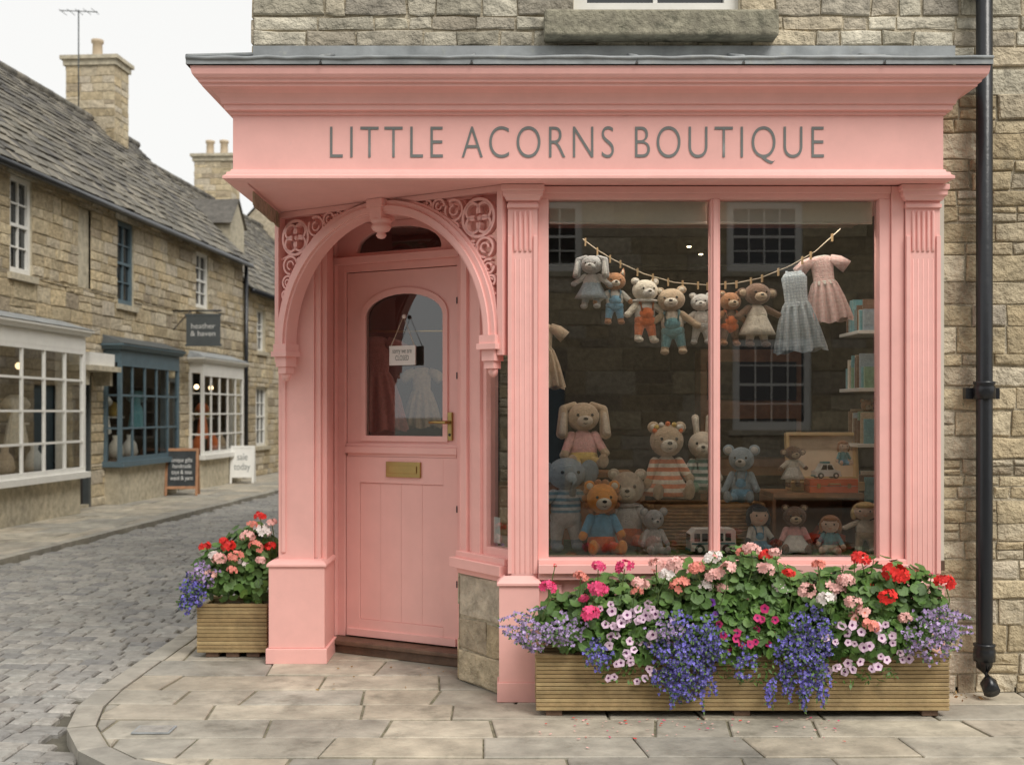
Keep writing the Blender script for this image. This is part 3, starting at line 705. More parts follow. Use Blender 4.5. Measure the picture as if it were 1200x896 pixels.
def sprays(mb,n,c,rx,rz,ry,mat,r,leafm,down=True,k=3,eye=None):
    for i in range(n):
        t=R(0,6.28);q=R(0,1)**.6; x=c[0]+rx*q*math.cos(t)*(1+.25*math.sin(5*t)); z=c[2]+rz*q*math.sin(t)*(1+.2*math.sin(4*t+1)); y=c[1]-ry*math.sqrt(max(0,1-q*q))+R(-.03,.02)
        x+= .022*math.sin(z*50+i%7)
        if R(0,1)<.75: floret(mb,(x,y,z),(R(-.5,.5),-1,R(-.3,.6)),r*R(.7,1.2),mat,k,eye if R(0,1)<.5 else None)
        fleaf(mb,(x+R(-.01,.01),y+.005,z),(R(-1,1),-.6,R(-1,.6)),r*R(1.8,3.2),leafm)
gp=MB()
bush(gp,[(.30,5.83,.46,.19,.14,.16),(.52,5.82,.5,.2,.15,.19),(.76,5.82,.5,.2,.15,.18),(.98,5.8,.57,.2,.16,.21),(1.14,5.79,.64,.17,.15,.19),(1.30,5.8,.58,.17,.15,.2),(1.48,5.82,.52,.2,.15,.18),(1.66,5.81,.53,.2,.15,.19),(1.86,5.8,.57,.2,.15,.2),(2.02,5.82,.52,.15,.14,.2),
 (.62,5.7,.37,.2,.06,.13),(1.02,5.69,.40,.22,.06,.15),(1.2,5.69,.42,.16,.06,.15),(1.75,5.69,.4,.26,.06,.14),(1.4,5.7,.38,.2,.06,.12),(.35,5.7,.4,.15,.05,.1)],11)
def gh(a,b,Y,r,mat,n=26):
    p=E(a,b,Y); head(gp,p,r,mat,n); stem(gp,(p[0]+R(-.05,.05),Y+.05,max(.5,p[2]-.2)),(p[0],p[1],p[2]-r*.3))
for a,b,r,m_ in [(1010,653,.047,PR),(1048,672,.06,PR),(1041,700,.045,PR),(1107,684,.05,PR),(897,650,.034,PR),(880,642,.04,PL),
    (703,688,.05,PH),(730,663,.043,PH),(702,662,.033,PH),(643,689,.042,PH),(690,718,.048,PH),(682,676,.032,PC),(683,700,.025,PH),
    (793,660,.045,PL),(798,687,.05,PC),(752,683,.04,PL),(836,652,.042,PW),(835,675,.045,PL),(897,668,.043,PL),(912,690,.04,PW),(946,690,.045,PL),(979,690,.056,PL),(868,700,.045,PL),(816,666,.04,PC),
    (1020,733,.04,PC),(968,700,.045,PW),(1012,716,.035,PL),(960,660,.034,PC),(745,692,.03,PC),(908,645,.03,PL),(1062,722,.032,PL),(852,664,.04,PL),(780,672,.036,PW),(990,680,.042,PL),(925,672,.03,PR),(868,646,.03,PC),(1000,705,.04,PL),(825,688,.035,PW),(770,660,.035,PL),(845,690,.035,PL)]:
    gh(a+R(-2,2),b+R(-2,2),R(5.58,5.74),r*.92,m_)
for i in range(14):
    p=E(R(640,1100),R(655,690),5.72); stem(gp,(p[0]+R(-.06,.06),5.8,.55),p); head(gp,p,.012,random.choice([PR,PH,PL,PC]),6)
gp.obj('geranium_plants',recalc=False)
pt=MB()
for a0,a1,b0,b1,n,mm in [(712,768,712,798,36,PLI),(965,1040,728,792,34,PLI),(700,760,700,735,10,PLI),(1030,1075,738,775,9,PLI),(840,912,706,760,13,PM),(832,850,704,724,3,PP),(860,905,712,752,6,PM),(990,1030,705,730,5,PL)]:
    for i in range(n):
        p=E(R(a0,a1),R(b0,b1),R(5.58,5.67)); petunia(pt,p,(R(-.7,.6),-1,R(-.3,.7)),R(.017,.027),mm,PDK if mm is not PL else PC)
for i in range(900):
    p=E(random.choice([R(700,775),R(955,1050),R(840,915)]),R(700,800),R(5.62,5.70)); fleaf(pt,p,(R(-1,1),-.5,R(-1,.7)),R(.02,.04),LEAF)
pt.obj('petunia_plants',recalc=False)
lo=MB()
for (a,b,rx,rz,n,mm) in [(800,768,.15,.19,800,PV),(830,750,.09,.12,220,PV),(938,766,.13,.18,700,PV),(955,735,.08,.1,160,PV),(625,742,.12,.07,240,PLB),(660,735,.1,.08,180,PLB),(700,765,.06,.07,110,PV),(1085,745,.12,.13,300,PLB),(1108,740,.05,.1,90,PLB),(870,770,.07,.1,90,PV),(780,735,.09,.07,120,PLB)]:
    p=E(a,b,5.67); sprays(lo,n,p,rx,rz,.08,mm,.0095,LEAF2,eye=PW)
for i in range(75):
    a=random.choice([R(765,838),R(900,972)]); p=Vector(E(a,R(775,808),5.62)); L_=R(.04,.13); sw=R(-.03,.03)
    for k in range(7): floret(lo,p+Vector((R(-.01,.01)+sw*k/7,R(-.01,.01),-L_*k/7)),(R(-.5,.5),-1,R(-.3,.4)),.009,PV,3); fleaf(lo,p+Vector((sw*k/7,0,-L_*k/7)),(R(-1,1),-.3,-1),.022,LEAF2)
for i in range(30):
    a=random.choice([R(602,640),R(1085,1118)]); p=Vector(E(a,R(710,748),5.7)); d=Vector((-1 if a<700 else 1,-.3,R(-.3,.7))).normalized()
    for k in range(7): floret(lo,p+d*k*.014,(R(-.5,.5),-1,R(0,.5)),.009,PLB,3); fleaf(lo,p+d*k*.014,(R(-1,1),-.3,R(-1,1)),.022,LEAF2)
lo.obj('lobelia_plants',recalc=False)
g2=MB(); bush(g2,[(-1.74,7.2,.49,.2,.18,.18),(-1.62,7.18,.62,.18,.16,.19),(-1.82,7.18,.52,.14,.14,.16),(-1.56,7.2,.5,.14,.15,.22)],12)
for a,b,r,m_ in [(305,605,.034,PR),(268,640,.04,PR),(241,640,.035,PR),(290,628,.04,PL),(308,622,.045,PW),(276,652,.04,PC),(257,655,.04,PL),(300,640,.04,PC),(316,640,.035,PR),(247,672,.032,PL),(284,660,.035,PW),(262,634,.03,PR),(318,612,.03,PL),(306,656,.03,PL),(250,650,.03,PW),(272,668,.03,PC),(296,614,.028,PC)]:
    p=E(a,b,R(6.96,7.06)); head(g2,p,r,m_,22); stem(g2,(p[0],7.2,.5),p)
g2.obj('geranium_plants',recalc=False)
l2=MB()
for (a,b,rx,rz,n,mm) in [(228,690,.07,.09,230,PV),(240,672,.07,.07,150,PLB),(222,705,.04,.06,80,PV)]:
    sprays(l2,n,E(a,b,7.05),rx,rz,.07,mm,.011,LEAF2)
l2.obj('lobelia_plants',recalc=False)
fpt=MB()
for i in range(80):
    x,y=R(.1,1.6),5.66-abs(random.gauss(0,.18)); floret(fpt,(x,y,.008),(R(-.2,.2),R(-.2,.2),1),R(.005,.01),random.choice([PH,PL,PR,PL]),2)
fpt.obj('fallen_petals',recalc=False)
DRY=mk('dry_leaf',[(.3,.17,.07),(.4,.27,.12),(.2,.12,.06)],bump=0,island=True)
lt=MB()
for i in range(60): fleaf(lt,(R(2.2,3.4),6.15-abs(random.gauss(0,.07)),R(.004,.012)),(R(-1,1),R(-1,1),R(0,.3)),R(.015,.04),DRY)
for i in range(20): fleaf(lt,(R(-1.1,-.1),R(6.2,6.8),R(.004,.01)),(R(-1,1),R(-1,1),.1),R(.012,.03),DRY)
lt.obj('leaf_litter',recalc=False)

# ================================================================== TOYS
def toy(name,a,bt,bb,Y,sp,fur,top,sleeve=None,legs=None,pose='sit',over=None,skirt=None,muz=None,turn=0,z0=None,hat=None,earin=None,collar=None,hair=None,wid=1.0):
    c=C; fur=c[fur]; top=c[top]; sleeve=c[sleeve] if sleeve else fur; lg=c[legs] if legs else fur; muz=c[muz] if muz else fur; ei=c[earin] if earin else muz
    x,y,zb=E(a,bb,Y); zt=E(a,bt,Y)[2]
    if z0 is not None: zb=z0
    H=zt-zb
    m=MB()
    if pose=='sit':
        S=H; hz=.73; hr=(.215,.19,.205)
        if sp in('bunny',): S=H*.80
        bz=.28; m.ell((0,0,bz),(.19,.155,.27),top); m.ell((0,-.01,.15),(.2,.165,.16),C[over] if over else (lg if legs else top))
        sh=(.15,-.02,.46); hd=(.29,-.13,.2); ar_=(.068,.055)
        hip=(.1,-.06,.09); ft=(.2,-.36,.07); lr=(.085,.068)
        wx=1.0*wid
    else:
        S=H; hz=.81; hr=(.165,.15,.165)
        bz=.47; m.ell((0,0,bz),(.135,.105,.2),top); m.ell((0,0,.36),(.14,.11,.12),C[over] if over else (lg if legs else top))
        sh=(.105,0,.6); hd=(.28,-.04,.44); ar_=(.052,.045)
        hip=(.07,0,.3); ft=(.105,-.02,.07); lr=(.07,.052)
        wx=1.22*wid
    for s in (-1,1):
        A_=Vector((s*sh[0],sh[1],sh[2])); B=Vector((s*hd[0]*R(.85,1.05),hd[1],hd[2]+R(-.03,.06)))
        m.limb(A_,A_.lerp(B,.8),ar_[0],ar_[1],sleeve); m.limb(A_.lerp(B,.75),B,ar_[1]*.95,ar_[1]*1.08,fur)
        A_=Vector((s*hip[0],hip[1],hip[2])); B=Vector((s*ft[0]*R(.85,1.1),ft[1],ft[2]+R(0,.015)))
        m.limb(A_,A_.lerp(B,.7),lr[0],lr[1],lg); m.limb(A_.lerp(B,.6),B,lr[1]*.92,lr[1]*.95,fur)
        if pose=='sit': m.ell((B.x,B.y-.03,B.z+.035),(.068,.05,.1),fur)
        else: m.ell((B.x,B.y-.04,B.z-.02),(.055,.08,.045),fur)
        if over:
            zt_=sh[2]+.02; m.tube([(s*.07,-.14 if pose=='sit' else -.1,zt_-.12),(s*.085,-.1 if pose=='sit' else -.075,zt_),(s*.08,.02,zt_+.04)],.018,C[over],6)
    if over:
        m.ell((0,-.1 if pose=='sit' else -.06,sh[2]-.14),(.1,.075,.1),C[over])
    if skirt:
        k=C[skirt]
        if pose=='sit': m.lathe((0,-.06,0),[(.13,.36),(.2,.24),(.29,.12),(.33,.05)],k,30,1,1.05,.06,8)
        else: m.lathe((0,0,0),[(.1,.56),(.15,.42),(.2,.3),(.24,.2)],k,30,1,.8,.07,8)
    if collar: m.lathe((0,0,sh[2]+.06),[(.06,.03),(.16,.01),(.17,-.02),(.1,-.03)],C[collar],24,1,.85,.08,9)
    hc=Vector((0,-.02,hz)); rx,ry,rz=hr
    m.ell(hc,hr,C['skin'] if sp=='doll' else fur,n=18,m=12)
    if sp!='doll':
        mz=(.5,.42,.42) if sp not in('fox','mouse') else (.42,.6,.36)
        if sp!='elephant': m.ell((0,hc.y-ry*.8,hz-rz*.28),(rx*mz[0],ry*mz[1],rz*mz[2]),muz); m.ell((0,hc.y-ry*(1.16 if sp not in('fox','mouse') else 1.36),hz-rz*.14),(rx*.15,ry*.1,rz*.11),EYE)
        else:
            m.tube([(0,hc.y-ry*.8,hz-rz*.1),(0,hc.y-ry*1.3,hz-rz*.4),(0,hc.y-ry*1.45,hz-rz*.9),(0,hc.y-ry*1.3,hz-rz*1.3)],[rx*.3,rx*.25,rx*.2,rx*.17],fur,10)
        if sp!='elephant': m.tube([(-rx*.16,hc.y-ry*1.13,hz-rz*.42),(0,hc.y-ry*1.2,hz-rz*.47),(rx*.16,hc.y-ry*1.13,hz-rz*.42)],rx*.025,EYE,5)
    else:
        m.tube([(-rx*.16,hc.y-ry*.93,hz-rz*.35),(0,hc.y-ry*.95,hz-rz*.42),(rx*.16,hc.y-ry*.93,hz-rz*.35)],rx*.03,C['rust'],5)
        hh=C[hair or 'brown']; m.ell((0,hc.y+ry*.22,hz+rz*.16),(rx*1.12,ry*1.05,rz*1.06),hh); m.ell((0,hc.y-ry*.45,hz+rz*.72),(rx*.8,ry*.55,rz*.36),hh)
        for s in (-1,1): m.ell((s*rx*.95,hc.y,hz-rz*.3),(rx*.28,ry*.4,rz*.7),hh)
    for s in (-1,1):
        m.ell((s*rx*.42,hc.y-ry*.86,hz+rz*.12),(rx*.1,ry*.09,rz*.11),EYE,n=8,m=6)
        if sp=='bear': m.ell((s*rx*.78,hc.y,hz+rz*.82),(rx*.36,ry*.2,rz*.36),fur); m.ell((s*rx*.78,hc.y-ry*.14,hz+rz*.82),(rx*.22,ry*.12,rz*.22),ei)
        if sp in('mouse','monkey'):
            e=1.15 if sp=='monkey' else 1.0; zz=.1 if sp=='monkey' else .75
            m.ell((s*rx*e,hc.y+.01,hz+rz*zz),(rx*.45,ry*.16,rz*.45),fur); m.ell((s*rx*e,hc.y-ry*.1,hz+rz*zz),(rx*.3,ry*.1,rz*.3),ei)
        if sp=='elephant': m.ell((s*rx*1.25,hc.y+.01,hz+rz*.1),(rx*.62,ry*.14,rz*.75),fur,Euler((0,0,s*.35)))
        if sp=='fox': m.tube([(s*rx*.62,hc.y,hz+rz*.55),(s*rx*.72,hc.y,hz+rz*1.0),(s*rx*.78,hc.y,hz+rz*1.5)],[rx*.34,rx*.22,rx*.04],fur,8); m.tube([(s*rx*.64,hc.y-ry*.22,hz+rz*.7),(s*rx*.74,hc.y-ry*.1,hz+rz*1.3)],[rx*.17,rx*.04],muz,6)
        if sp=='bunny': m.limb((s*rx*.4,hc.y,hz+rz*.8),(s*rx*.5,hc.y+.01,hz+rz*2.0),rx*.2,rx*.26,fur); m.limb((s*rx*.42,hc.y-ry*.12,hz+rz*1.1),(s*rx*.5,hc.y-ry*.15,hz+rz*1.95),rx*.1,rx*.15,ei)
        if sp=='lop': m.limb((s*rx*.55,hc.y,hz+rz*.85),(s*rx*1.2,hc.y-.02,hz+rz*.55),rx*.2,rx*.26,fur); m.limb((s*rx*1.22,hc.y-.02,hz+rz*.5),(s*rx*1.32,hc.y-.05,hz-rz*1.2),rx*.27,rx*.36,fur); m.limb((s*rx*1.24,hc.y-.08,hz+rz*.2),(s*rx*1.33,hc.y-.12,hz-rz*1.1),rx*.12,rx*.24,ei)
    if hat=='crown':
        for i in range(7):
            t=math.pi*(i/6); m.ell((rx*.75*math.cos(t),hc.y-ry*.35,hz+rz*(.62+.42*math.sin(t))),(rx*.16,ry*.16,rz*.16),C[['rust','white','yellow'][i%3]],n=8,m=6)
    if hat=='mane': 
        for i in range(14):
            t=2*math.pi*i/14; m.ell((rx*1.02*math.cos(t),hc.y+ry*.1,hz+rz*1.02*math.sin(t)),(rx*.26,ry*.3,rz*.26),C['chest'],n=8,m=6)
    for i,v in enumerate(m.v): m.v[i]=(v[0]*S*wx,v[1]*S*(1.1 if wx>1 else 1),v[2]*S)
    o=m.obj(name,loc=(x,y,zb),rotz=turn)
    if pose=='stand' and z0 is None and bb<430: o.rotation_euler=(0,R(-.07,.07),R(-.3,.3))
    return o
FL=.73
toy('plush_elephant',663,533,650,6.40,'elephant','bgrey','s3','s3','lgrey',pose='stand',turn=.25,z0=FL)
toy('plush_lion',705,560,650,6.36,'bear','orange','blue','blue','rust',muz='cream',hat='mane',turn=.1,z0=FL)
toy('teddy_bear',735,546,640,6.52,'bear','beige','white','white','rust',muz='cream',turn=-.1,z0=FL+.02,collar='white')
toy('plush_mouse',766,593,650,6.33,'mouse','grey','lgrey','lgrey','lgrey',muz='lgrey',turn=.2,z0=FL)
toy('rag_doll',888,589,640,6.42,'doll','black','white','white','blue',over='blue',hair='black',turn=.15,z0=FL)
toy('teddy_bear',931,589,643,6.38,'bear','brown','pink','pink','white',skirt='white',muz='tan',turn=-.1,z0=FL,wid=1.1)
toy('rag_doll',973,602,643,6.33,'doll','skin','teal','teal','cream',hair='chest',hat=None,turn=-.3,z0=FL,wid=1.1)
toy('rag_doll',1014,588,646,6.36,'doll','cream','cream','cream','tan',pose='stand',hair='blond',turn=-.3,z0=FL,wid=1.15)
toy('plush_rabbit',683,466,548,6.66,'lop','tan','pink','pink','yellow',muz='beige',earin='beige',turn=.1,over=None,wid=1.1)
toy('plush_lion',781,491,584,6.66,'bear','tan','s1','s1','s1',skirt='s1',muz='cream',hat='crown',turn=.05)
toy('plush_rabbit',823,481,577,6.72,'bunny','beige','s2','s2','green',muz='cream',over='s2',turn=-.1)
toy('plush_mouse',869,519,588,6.62,'mouse','bgrey','bgrey','bgrey','blue',over='blue',muz='lgrey',turn=-.3)
toy('plush_monkey',929,521,571,6.58,'monkey','brown','cream','cream','cream',pose='stand',muz='tan',turn=.2,skirt='white')
toy('rag_doll',988,515,545,6.58,'doll','skin','teal','teal','blue',pose='sit',hair='chest',turn=.1)
toy('teddy_bear',1016,466,500,6.85,'bear','chest','cream','cream','tan',muz='tan')
LINE=[(683,280),(700,293),(720,305),(755,321),(790,331),(830,334),(862,332),(890,326),(925,312),(955,295),(985,268)]
YL=6.36
ln=MB(); ln.tube([E(a,b,YL) for a,b in LINE],.0028,ROPE,6)
def yl(a):
    for (p,q),(r,s) in zip(LINE[:-1],LINE[1:]):
        if p<=a<=r: return q+(s-q)*(a-p)/(r-p)
    return 270
for a in (686,700,715,727,747,765,783,800,818,829,850,863,880,893,912,940,950,975):
    x,y,z=E(a,yl(a),YL); ln.box(x-.004,x+.004,y-.012,y+.01,z-.028,z+.014,PEG)
ln.obj('washing_line_string')
toy('plush_rabbit',693,298,363,YL,'lop','grey','lgrey','lgrey','bgrey',pose='stand',muz='lgrey',skirt='bgrey')
toy('plush_fox',720,318,381,YL,'fox','chest','white','white','blue',pose='stand',over='blue',muz='cream')
toy('teddy_bear',756,326,403,YL,'bear','cream','white','cream','rust',pose='stand',over='rust',muz='white',collar='white')
toy('teddy_bear',790,336,417,YL,'bear','tan','cream','tan','teal',pose='stand',over='teal',muz='cream')
toy('teddy_bear',822,343,404,YL,'bear','lgrey','white','white','lgrey',pose='stand',muz='white')
toy('teddy_bear',855,341,406,YL,'bear','chest','brown','chest','brown',pose='stand',muz='tan',over='rust')
toy('plush_monkey',887,330,408,YL,'monkey','brown','cream','brown','cream',pose='stand',muz='tan',skirt='cream')
def dress(mb,x,y,zt,h,w_,mat,slv=True,mat2=None):
    m2=mat2 or mat
    rings=[(.10,.02,0),(.2,.07,-.0),(.27,.1,-.06),(.25,.1,-.2),(.24,.1,-.36),(.3,.12,-.42),(.42,.14,-.65),(.55,.16,-1.0)]
    n=60;vs=[];fs=[]
    for j,(rx,ry,z) in enumerate(rings):
        k=max(0,j-4)/3
        for i in range(n):
            t=2*math.pi*i/n; q=1+k*.06*math.sin(13*t); vs.append((x+rx*w_*q*math.cos(t),y+ry*w_*(1+k*.6*math.sin(13*t))*math.sin(t),zt+z*h+k*.012*math.sin(5*t)))
    for j in range(len(rings)-1):
        for i in range(n): fs.append((j*n+i,j*n+(i+1)%n,(j+1)*n+(i+1)%n,(j+1)*n+i))
    mb.add(vs,fs,mat,True)
    mb.lathe((x,y,zt-.42*h),[(.30*w_,-.012*h),(.262*w_,0),(.262*w_,.04*h),(.25*w_,.05*h)],m2,24,1,.42)
    if slv:
        for s in (-1,1): mb.tube([(x+s*w_*.2,y,zt-.04*h),(x+s*w_*.38,y,zt-.1*h),(x+s*w_*.55,y,zt-.2*h)],[w_*.1,w_*.14,w_*.16],mat,12)
    else:
        for s in (-1,1): mb.tube([(x+s*w_*.14,y,zt+.03*h),(x+s*w_*.17,y,zt-.06*h)],w_*.03,mat,8)
    mb.lathe((x,y,zt),[(.1*w_,-.03*h),(.17*w_,-.02*h),(.18*w_,.01*h),(.1*w_,.02*h)],m2,18,1,.4,.1,8)
d1=MB(); p=E(930,320,YL); dress(d1,0,0,0,.43,.27,C['gdress'],False); o=d1.obj('baby_dress',loc=p); o.rotation_euler=(0,-.1,.1)
d2=MB(); p=E(962,301,YL+.03); dress(d2,0,0,0,.36,.24,C['pdress'],True,C['white']); o=d2.obj('baby_dress',loc=p); o.rotation_euler=(0,-.12,-.1)
d3=MB(); dress(d3,-.93,7.85,2.0,.62,.4,C['rdress'],True); d3.tube([(-1.25,7.85,2.05),(-.3,7.85,2.05)],.01,BRASS); 
dress(d3,-.62,7.95,1.8,.4,.25,C['tan'],True); d3.obj('clothes_rail')
d4=MB(); dress(d4,.17,6.6,2.0,.36,.24,C['tan'],True); d4.obj('baby_dress')
bx=MB(); x0,_,_=E(650,0,6.6); x1,_,_=E(742,0,6.6); bx.box(x0,x1,6.56,6.86,1.13,1.16,BRWOOD)
for x in (x0+.02,x1-.05):
    for y in (6.57,6.82): bx.box(x,x+.03,y,y+.03,.725,1.13,BRWOOD)
bx.obj('wooden_stool',bevel=.004)
wb=MB(); xa=E(757,0,6.6)[0]; xb=E(893,0,6.6)[0]; cx_=(xa+xb)/2; hw=(xb-xa)/2
for k in range(13):
    z=.735+k*.0195; pts=[]
    for i in range(109):
        t=2*math.pi*i/108; ct,st_=math.cos(t),math.sin(t); e=.4
        rr=1+.014*math.sin(27*t+math.pi*k)-.05+.004*k
        pts.append((cx_+hw*rr*math.copysign(abs(ct)**e,ct),6.66+.16*rr*math.copysign(abs(st_)**e,st_),z))
    wb.tube(pts,.0105 if k<12 else .017,WICK,6,cap=False)
wb.box(cx_-hw*.88,cx_+hw*.88,6.54,6.78,.74,.965,WICK)
wb.obj('wicker_basket')
cr=MB(); x0=E(903,0,6.55)[0]; x1=E(1008,0,6.55)[0]
cr.box(x0,x1,6.48,6.85,1.02,1.048,BRWOOD); cr.box(x0,x1,6.5,6.85,.73,.75,BRWOOD); cr.box(x0,x0+.02,6.5,6.85,.75,1.02,BRWOOD); cr.box(x1-.02,x1,6.5,6.85,.75,1.02,BRWOOD); cr.box(x0+.02,x1-.02,6.83,6.85,.75,1.02,BRWOOD)
cr.obj('wooden_crate',bevel=.003)
su=MB(); x0=E(925,0,6.7)[0]; x1=E(1010,0,6.7)[0]
su.box(x0,x1,6.64,6.80,1.05,1.10,SUIT); su.X=Matrix.Translation((0,6.80,1.10))@Matrix.Rotation(-.12,4,'X'); su.plate([(x0,0),(x1,0),(x1,.28),(x0,.28)],[[(x0+.02,.02),(x1-.02,.02),(x1-.02,.26),(x0+.02,.26)]],-.05,.0,SUIT); su.box(x0+.005,x1-.005,-.004,.002,.005,.275,SUITIN); su.X=Matrix.Identity(4)
su.obj('toy_suitcase',bevel=.006)
REDP=mk('red_enamel',(.78,.15,.05),rough=.3,bump=0,var=.03); TYRE=mk('rubber',(.02,.02,.02),bump=0); TEALP=mk('teal_enamel',(.05,.25,.28),rough=.3,bump=0)
def vehicle(name,x,y,z,L_,H_,mat,roof,bus=False,rot=0):
    v=MB(); W=L_*.42; wr=H_*.2
    if bus:
        v.plate([(-L_/2,wr*.7),(L_/2,wr*.7),(L_/2,H_*.9),(L_/2-.012,H_),(-L_/2+.03,H_),(-L_/2,H_*.8)],[],-W/2,W/2,mat)
        for i in range(5): v.box(-L_*.42+i*L_*.17,-L_*.42+i*L_*.17+L_*.13,-W/2-.002,W/2+.002,H_*.52,H_*.82,DWIN)
        v.box(-L_/2-.002,-L_/2+.01,-W*.4,W*.4,H_*.5,H_*.78,DWIN); v.box(-L_*.48,L_*.48,-W/2-.003,W/2+.003,H_*.4,H_*.46,roof)
    else:
        v.plate([(-L_/2,wr*.7),(L_/2,wr*.7),(L_/2,H_*.5),(L_*.28,H_*.58),(L_*.16,H_*.97),(-L_*.22,H_),(-L_*.34,H_*.58),(-L_/2,H_*.5)],[],-W/2,W/2,mat)
        v.plate([(L_*.22,H_*.58),(L_*.13,H_*.9),(-L_*.02,H_*.92),(-L_*.02,H_*.58)],[],-W/2-.002,W/2+.002,DWIN); v.plate([(-L_*.06,H_*.58),(-L_*.06,H_*.92),(-L_*.2,H_*.92),(-L_*.29,H_*.58)],[],-W/2-.002,W/2+.002,DWIN)
        v.box(-L_*.2,L_*.1,-W*.35,W*.35,H_*1.0,H_*1.12,roof)
    for sx in (-.3,.3):
        for sy in (-1,1):
            v.tube([(sx*L_,sy*W/2*.8,wr),(sx*L_,sy*(W/2+.006),wr)],wr,TYRE,16); v.tube([(sx*L_,sy*W/2,wr),(sx*L_,sy*(W/2+.008),wr)],wr*.5,WHITE,12)
    v.box(-L_/2-.006,L_/2+.006,-W*.45,W*.45,wr*.7,wr*1.1,roof)
    v.obj(name,bevel=.002,loc=(x,y,z),rotz=rot)
# small orange play case with clasp, handle and a little car riding on it
oc=MB(); x0=E(946,0,6.55)[0]; x1=E(1002,0,6.55)[0]
oc.box(x0,x1,6.49,6.62,1.049,1.085,REDP); oc.box(x0,x1,6.49,6.62,1.088,1.125,REDP); oc.box(x0+.01,x1-.01,6.495,6.615,1.084,1.089,WHITE)
oc.tube([((x0+x1)/2-.035,6.487,1.09),((x0+x1)/2-.03,6.47,1.1),((x0+x1)/2+.03,6.47,1.1),((x0+x1)/2+.035,6.487,1.09)],.005,SUIT,6)
for x in (x0+.04,x1-.06): oc.box(x,x+.02,6.484,6.49,1.075,1.1,BRASS)
oc.obj('toy_play_case',bevel=.004)
p=E(968,570,6.55); vehicle('toy_car',p[0],p[1],1.127,.15,.085,WHITE,TEALP,rot=.15)
p=E(962,640,6.62); vehicle('toy_car',p[0]+.03,p[1],.752,.2,.1,REDP,WHITE)
p=E(833,640,6.3); vehicle('toy_bus',p[0],p[1],.732,.25,.14,WHITE,TEALP,True,.1)
bs=MB(); bs.box(2.2,2.24,6.62,7.0,.75,2.45,WHITE)
for z in (.95,1.3,1.62,1.95): 
    bs.box(1.98,2.2,6.62,7.0,z,z+.02,WHITE); y=6.64
    while y<6.95:
        t=R(.012,.03); h=R(.12,.2); bs.box(2.0+R(0,.03),2.18,y,y+t,z+.021,z+.021+h,random.choice([C['cream'],C['teal'],C['tan'],C['bgrey'],C['green'],C['brown']])); y+=t+.002
bs.obj('white_bookshelf',bevel=.002)

# ================================================================== COTTAGE ROWS
def house(name,T,u1,zE,zR,ops,extra,depthB=5.2,stone=STONE,hm=(.12,.22),wm=(.2,.55)):
    h=empty(name); m=MB(T)
    stones(m,0,u1,0,zE,ops,hm=hm,wm=wm,mat=stone,g=.006,b=.012,depth=.02)
    half=depthB/2
    for u in (0,u1):
        m.add([(u,0,0),(u,depthB,0),(u,depthB,zE),(u,half,zR-.05),(u,0,zE)],[(0,1,2,3,4)],stone)
    m.add([(0,depthB,0),(u1,depthB,0),(u1,depthB,zE),(0,depthB,zE)],[(0,1,2,3)],MORT)
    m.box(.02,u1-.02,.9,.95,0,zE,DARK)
    m.obj('stone_walls',h)
    r=MB(T); tiles(r,-.08,u1+.08,-.16,zE-.06,half,zR); r.add([(-.08,half,zR),(u1+.08,half,zR),(u1+.08,depthB+.2,zE-.1),(-.08,depthB+.2,zE-.1)],[(0,1,2,3)],SLATE)
    u=-.08
    while u<u1:
        w_=R(.4,.55); r.tube([(u,half,zR+.02),(u+w_-.01,half,zR+.02+R(-.005,.01))],.09,SLATE,8); u+=w_
    r.obj('slate_roof',h)
    gt=MB(T); gt.tube([(0,-.21,zE-.13),(u1,-.21,zE-.14)],.055,BLACK,10); gt.obj('gutter',h)
    f=MB(T); extra(f); f.obj('windows_and_doors',h)
    return h
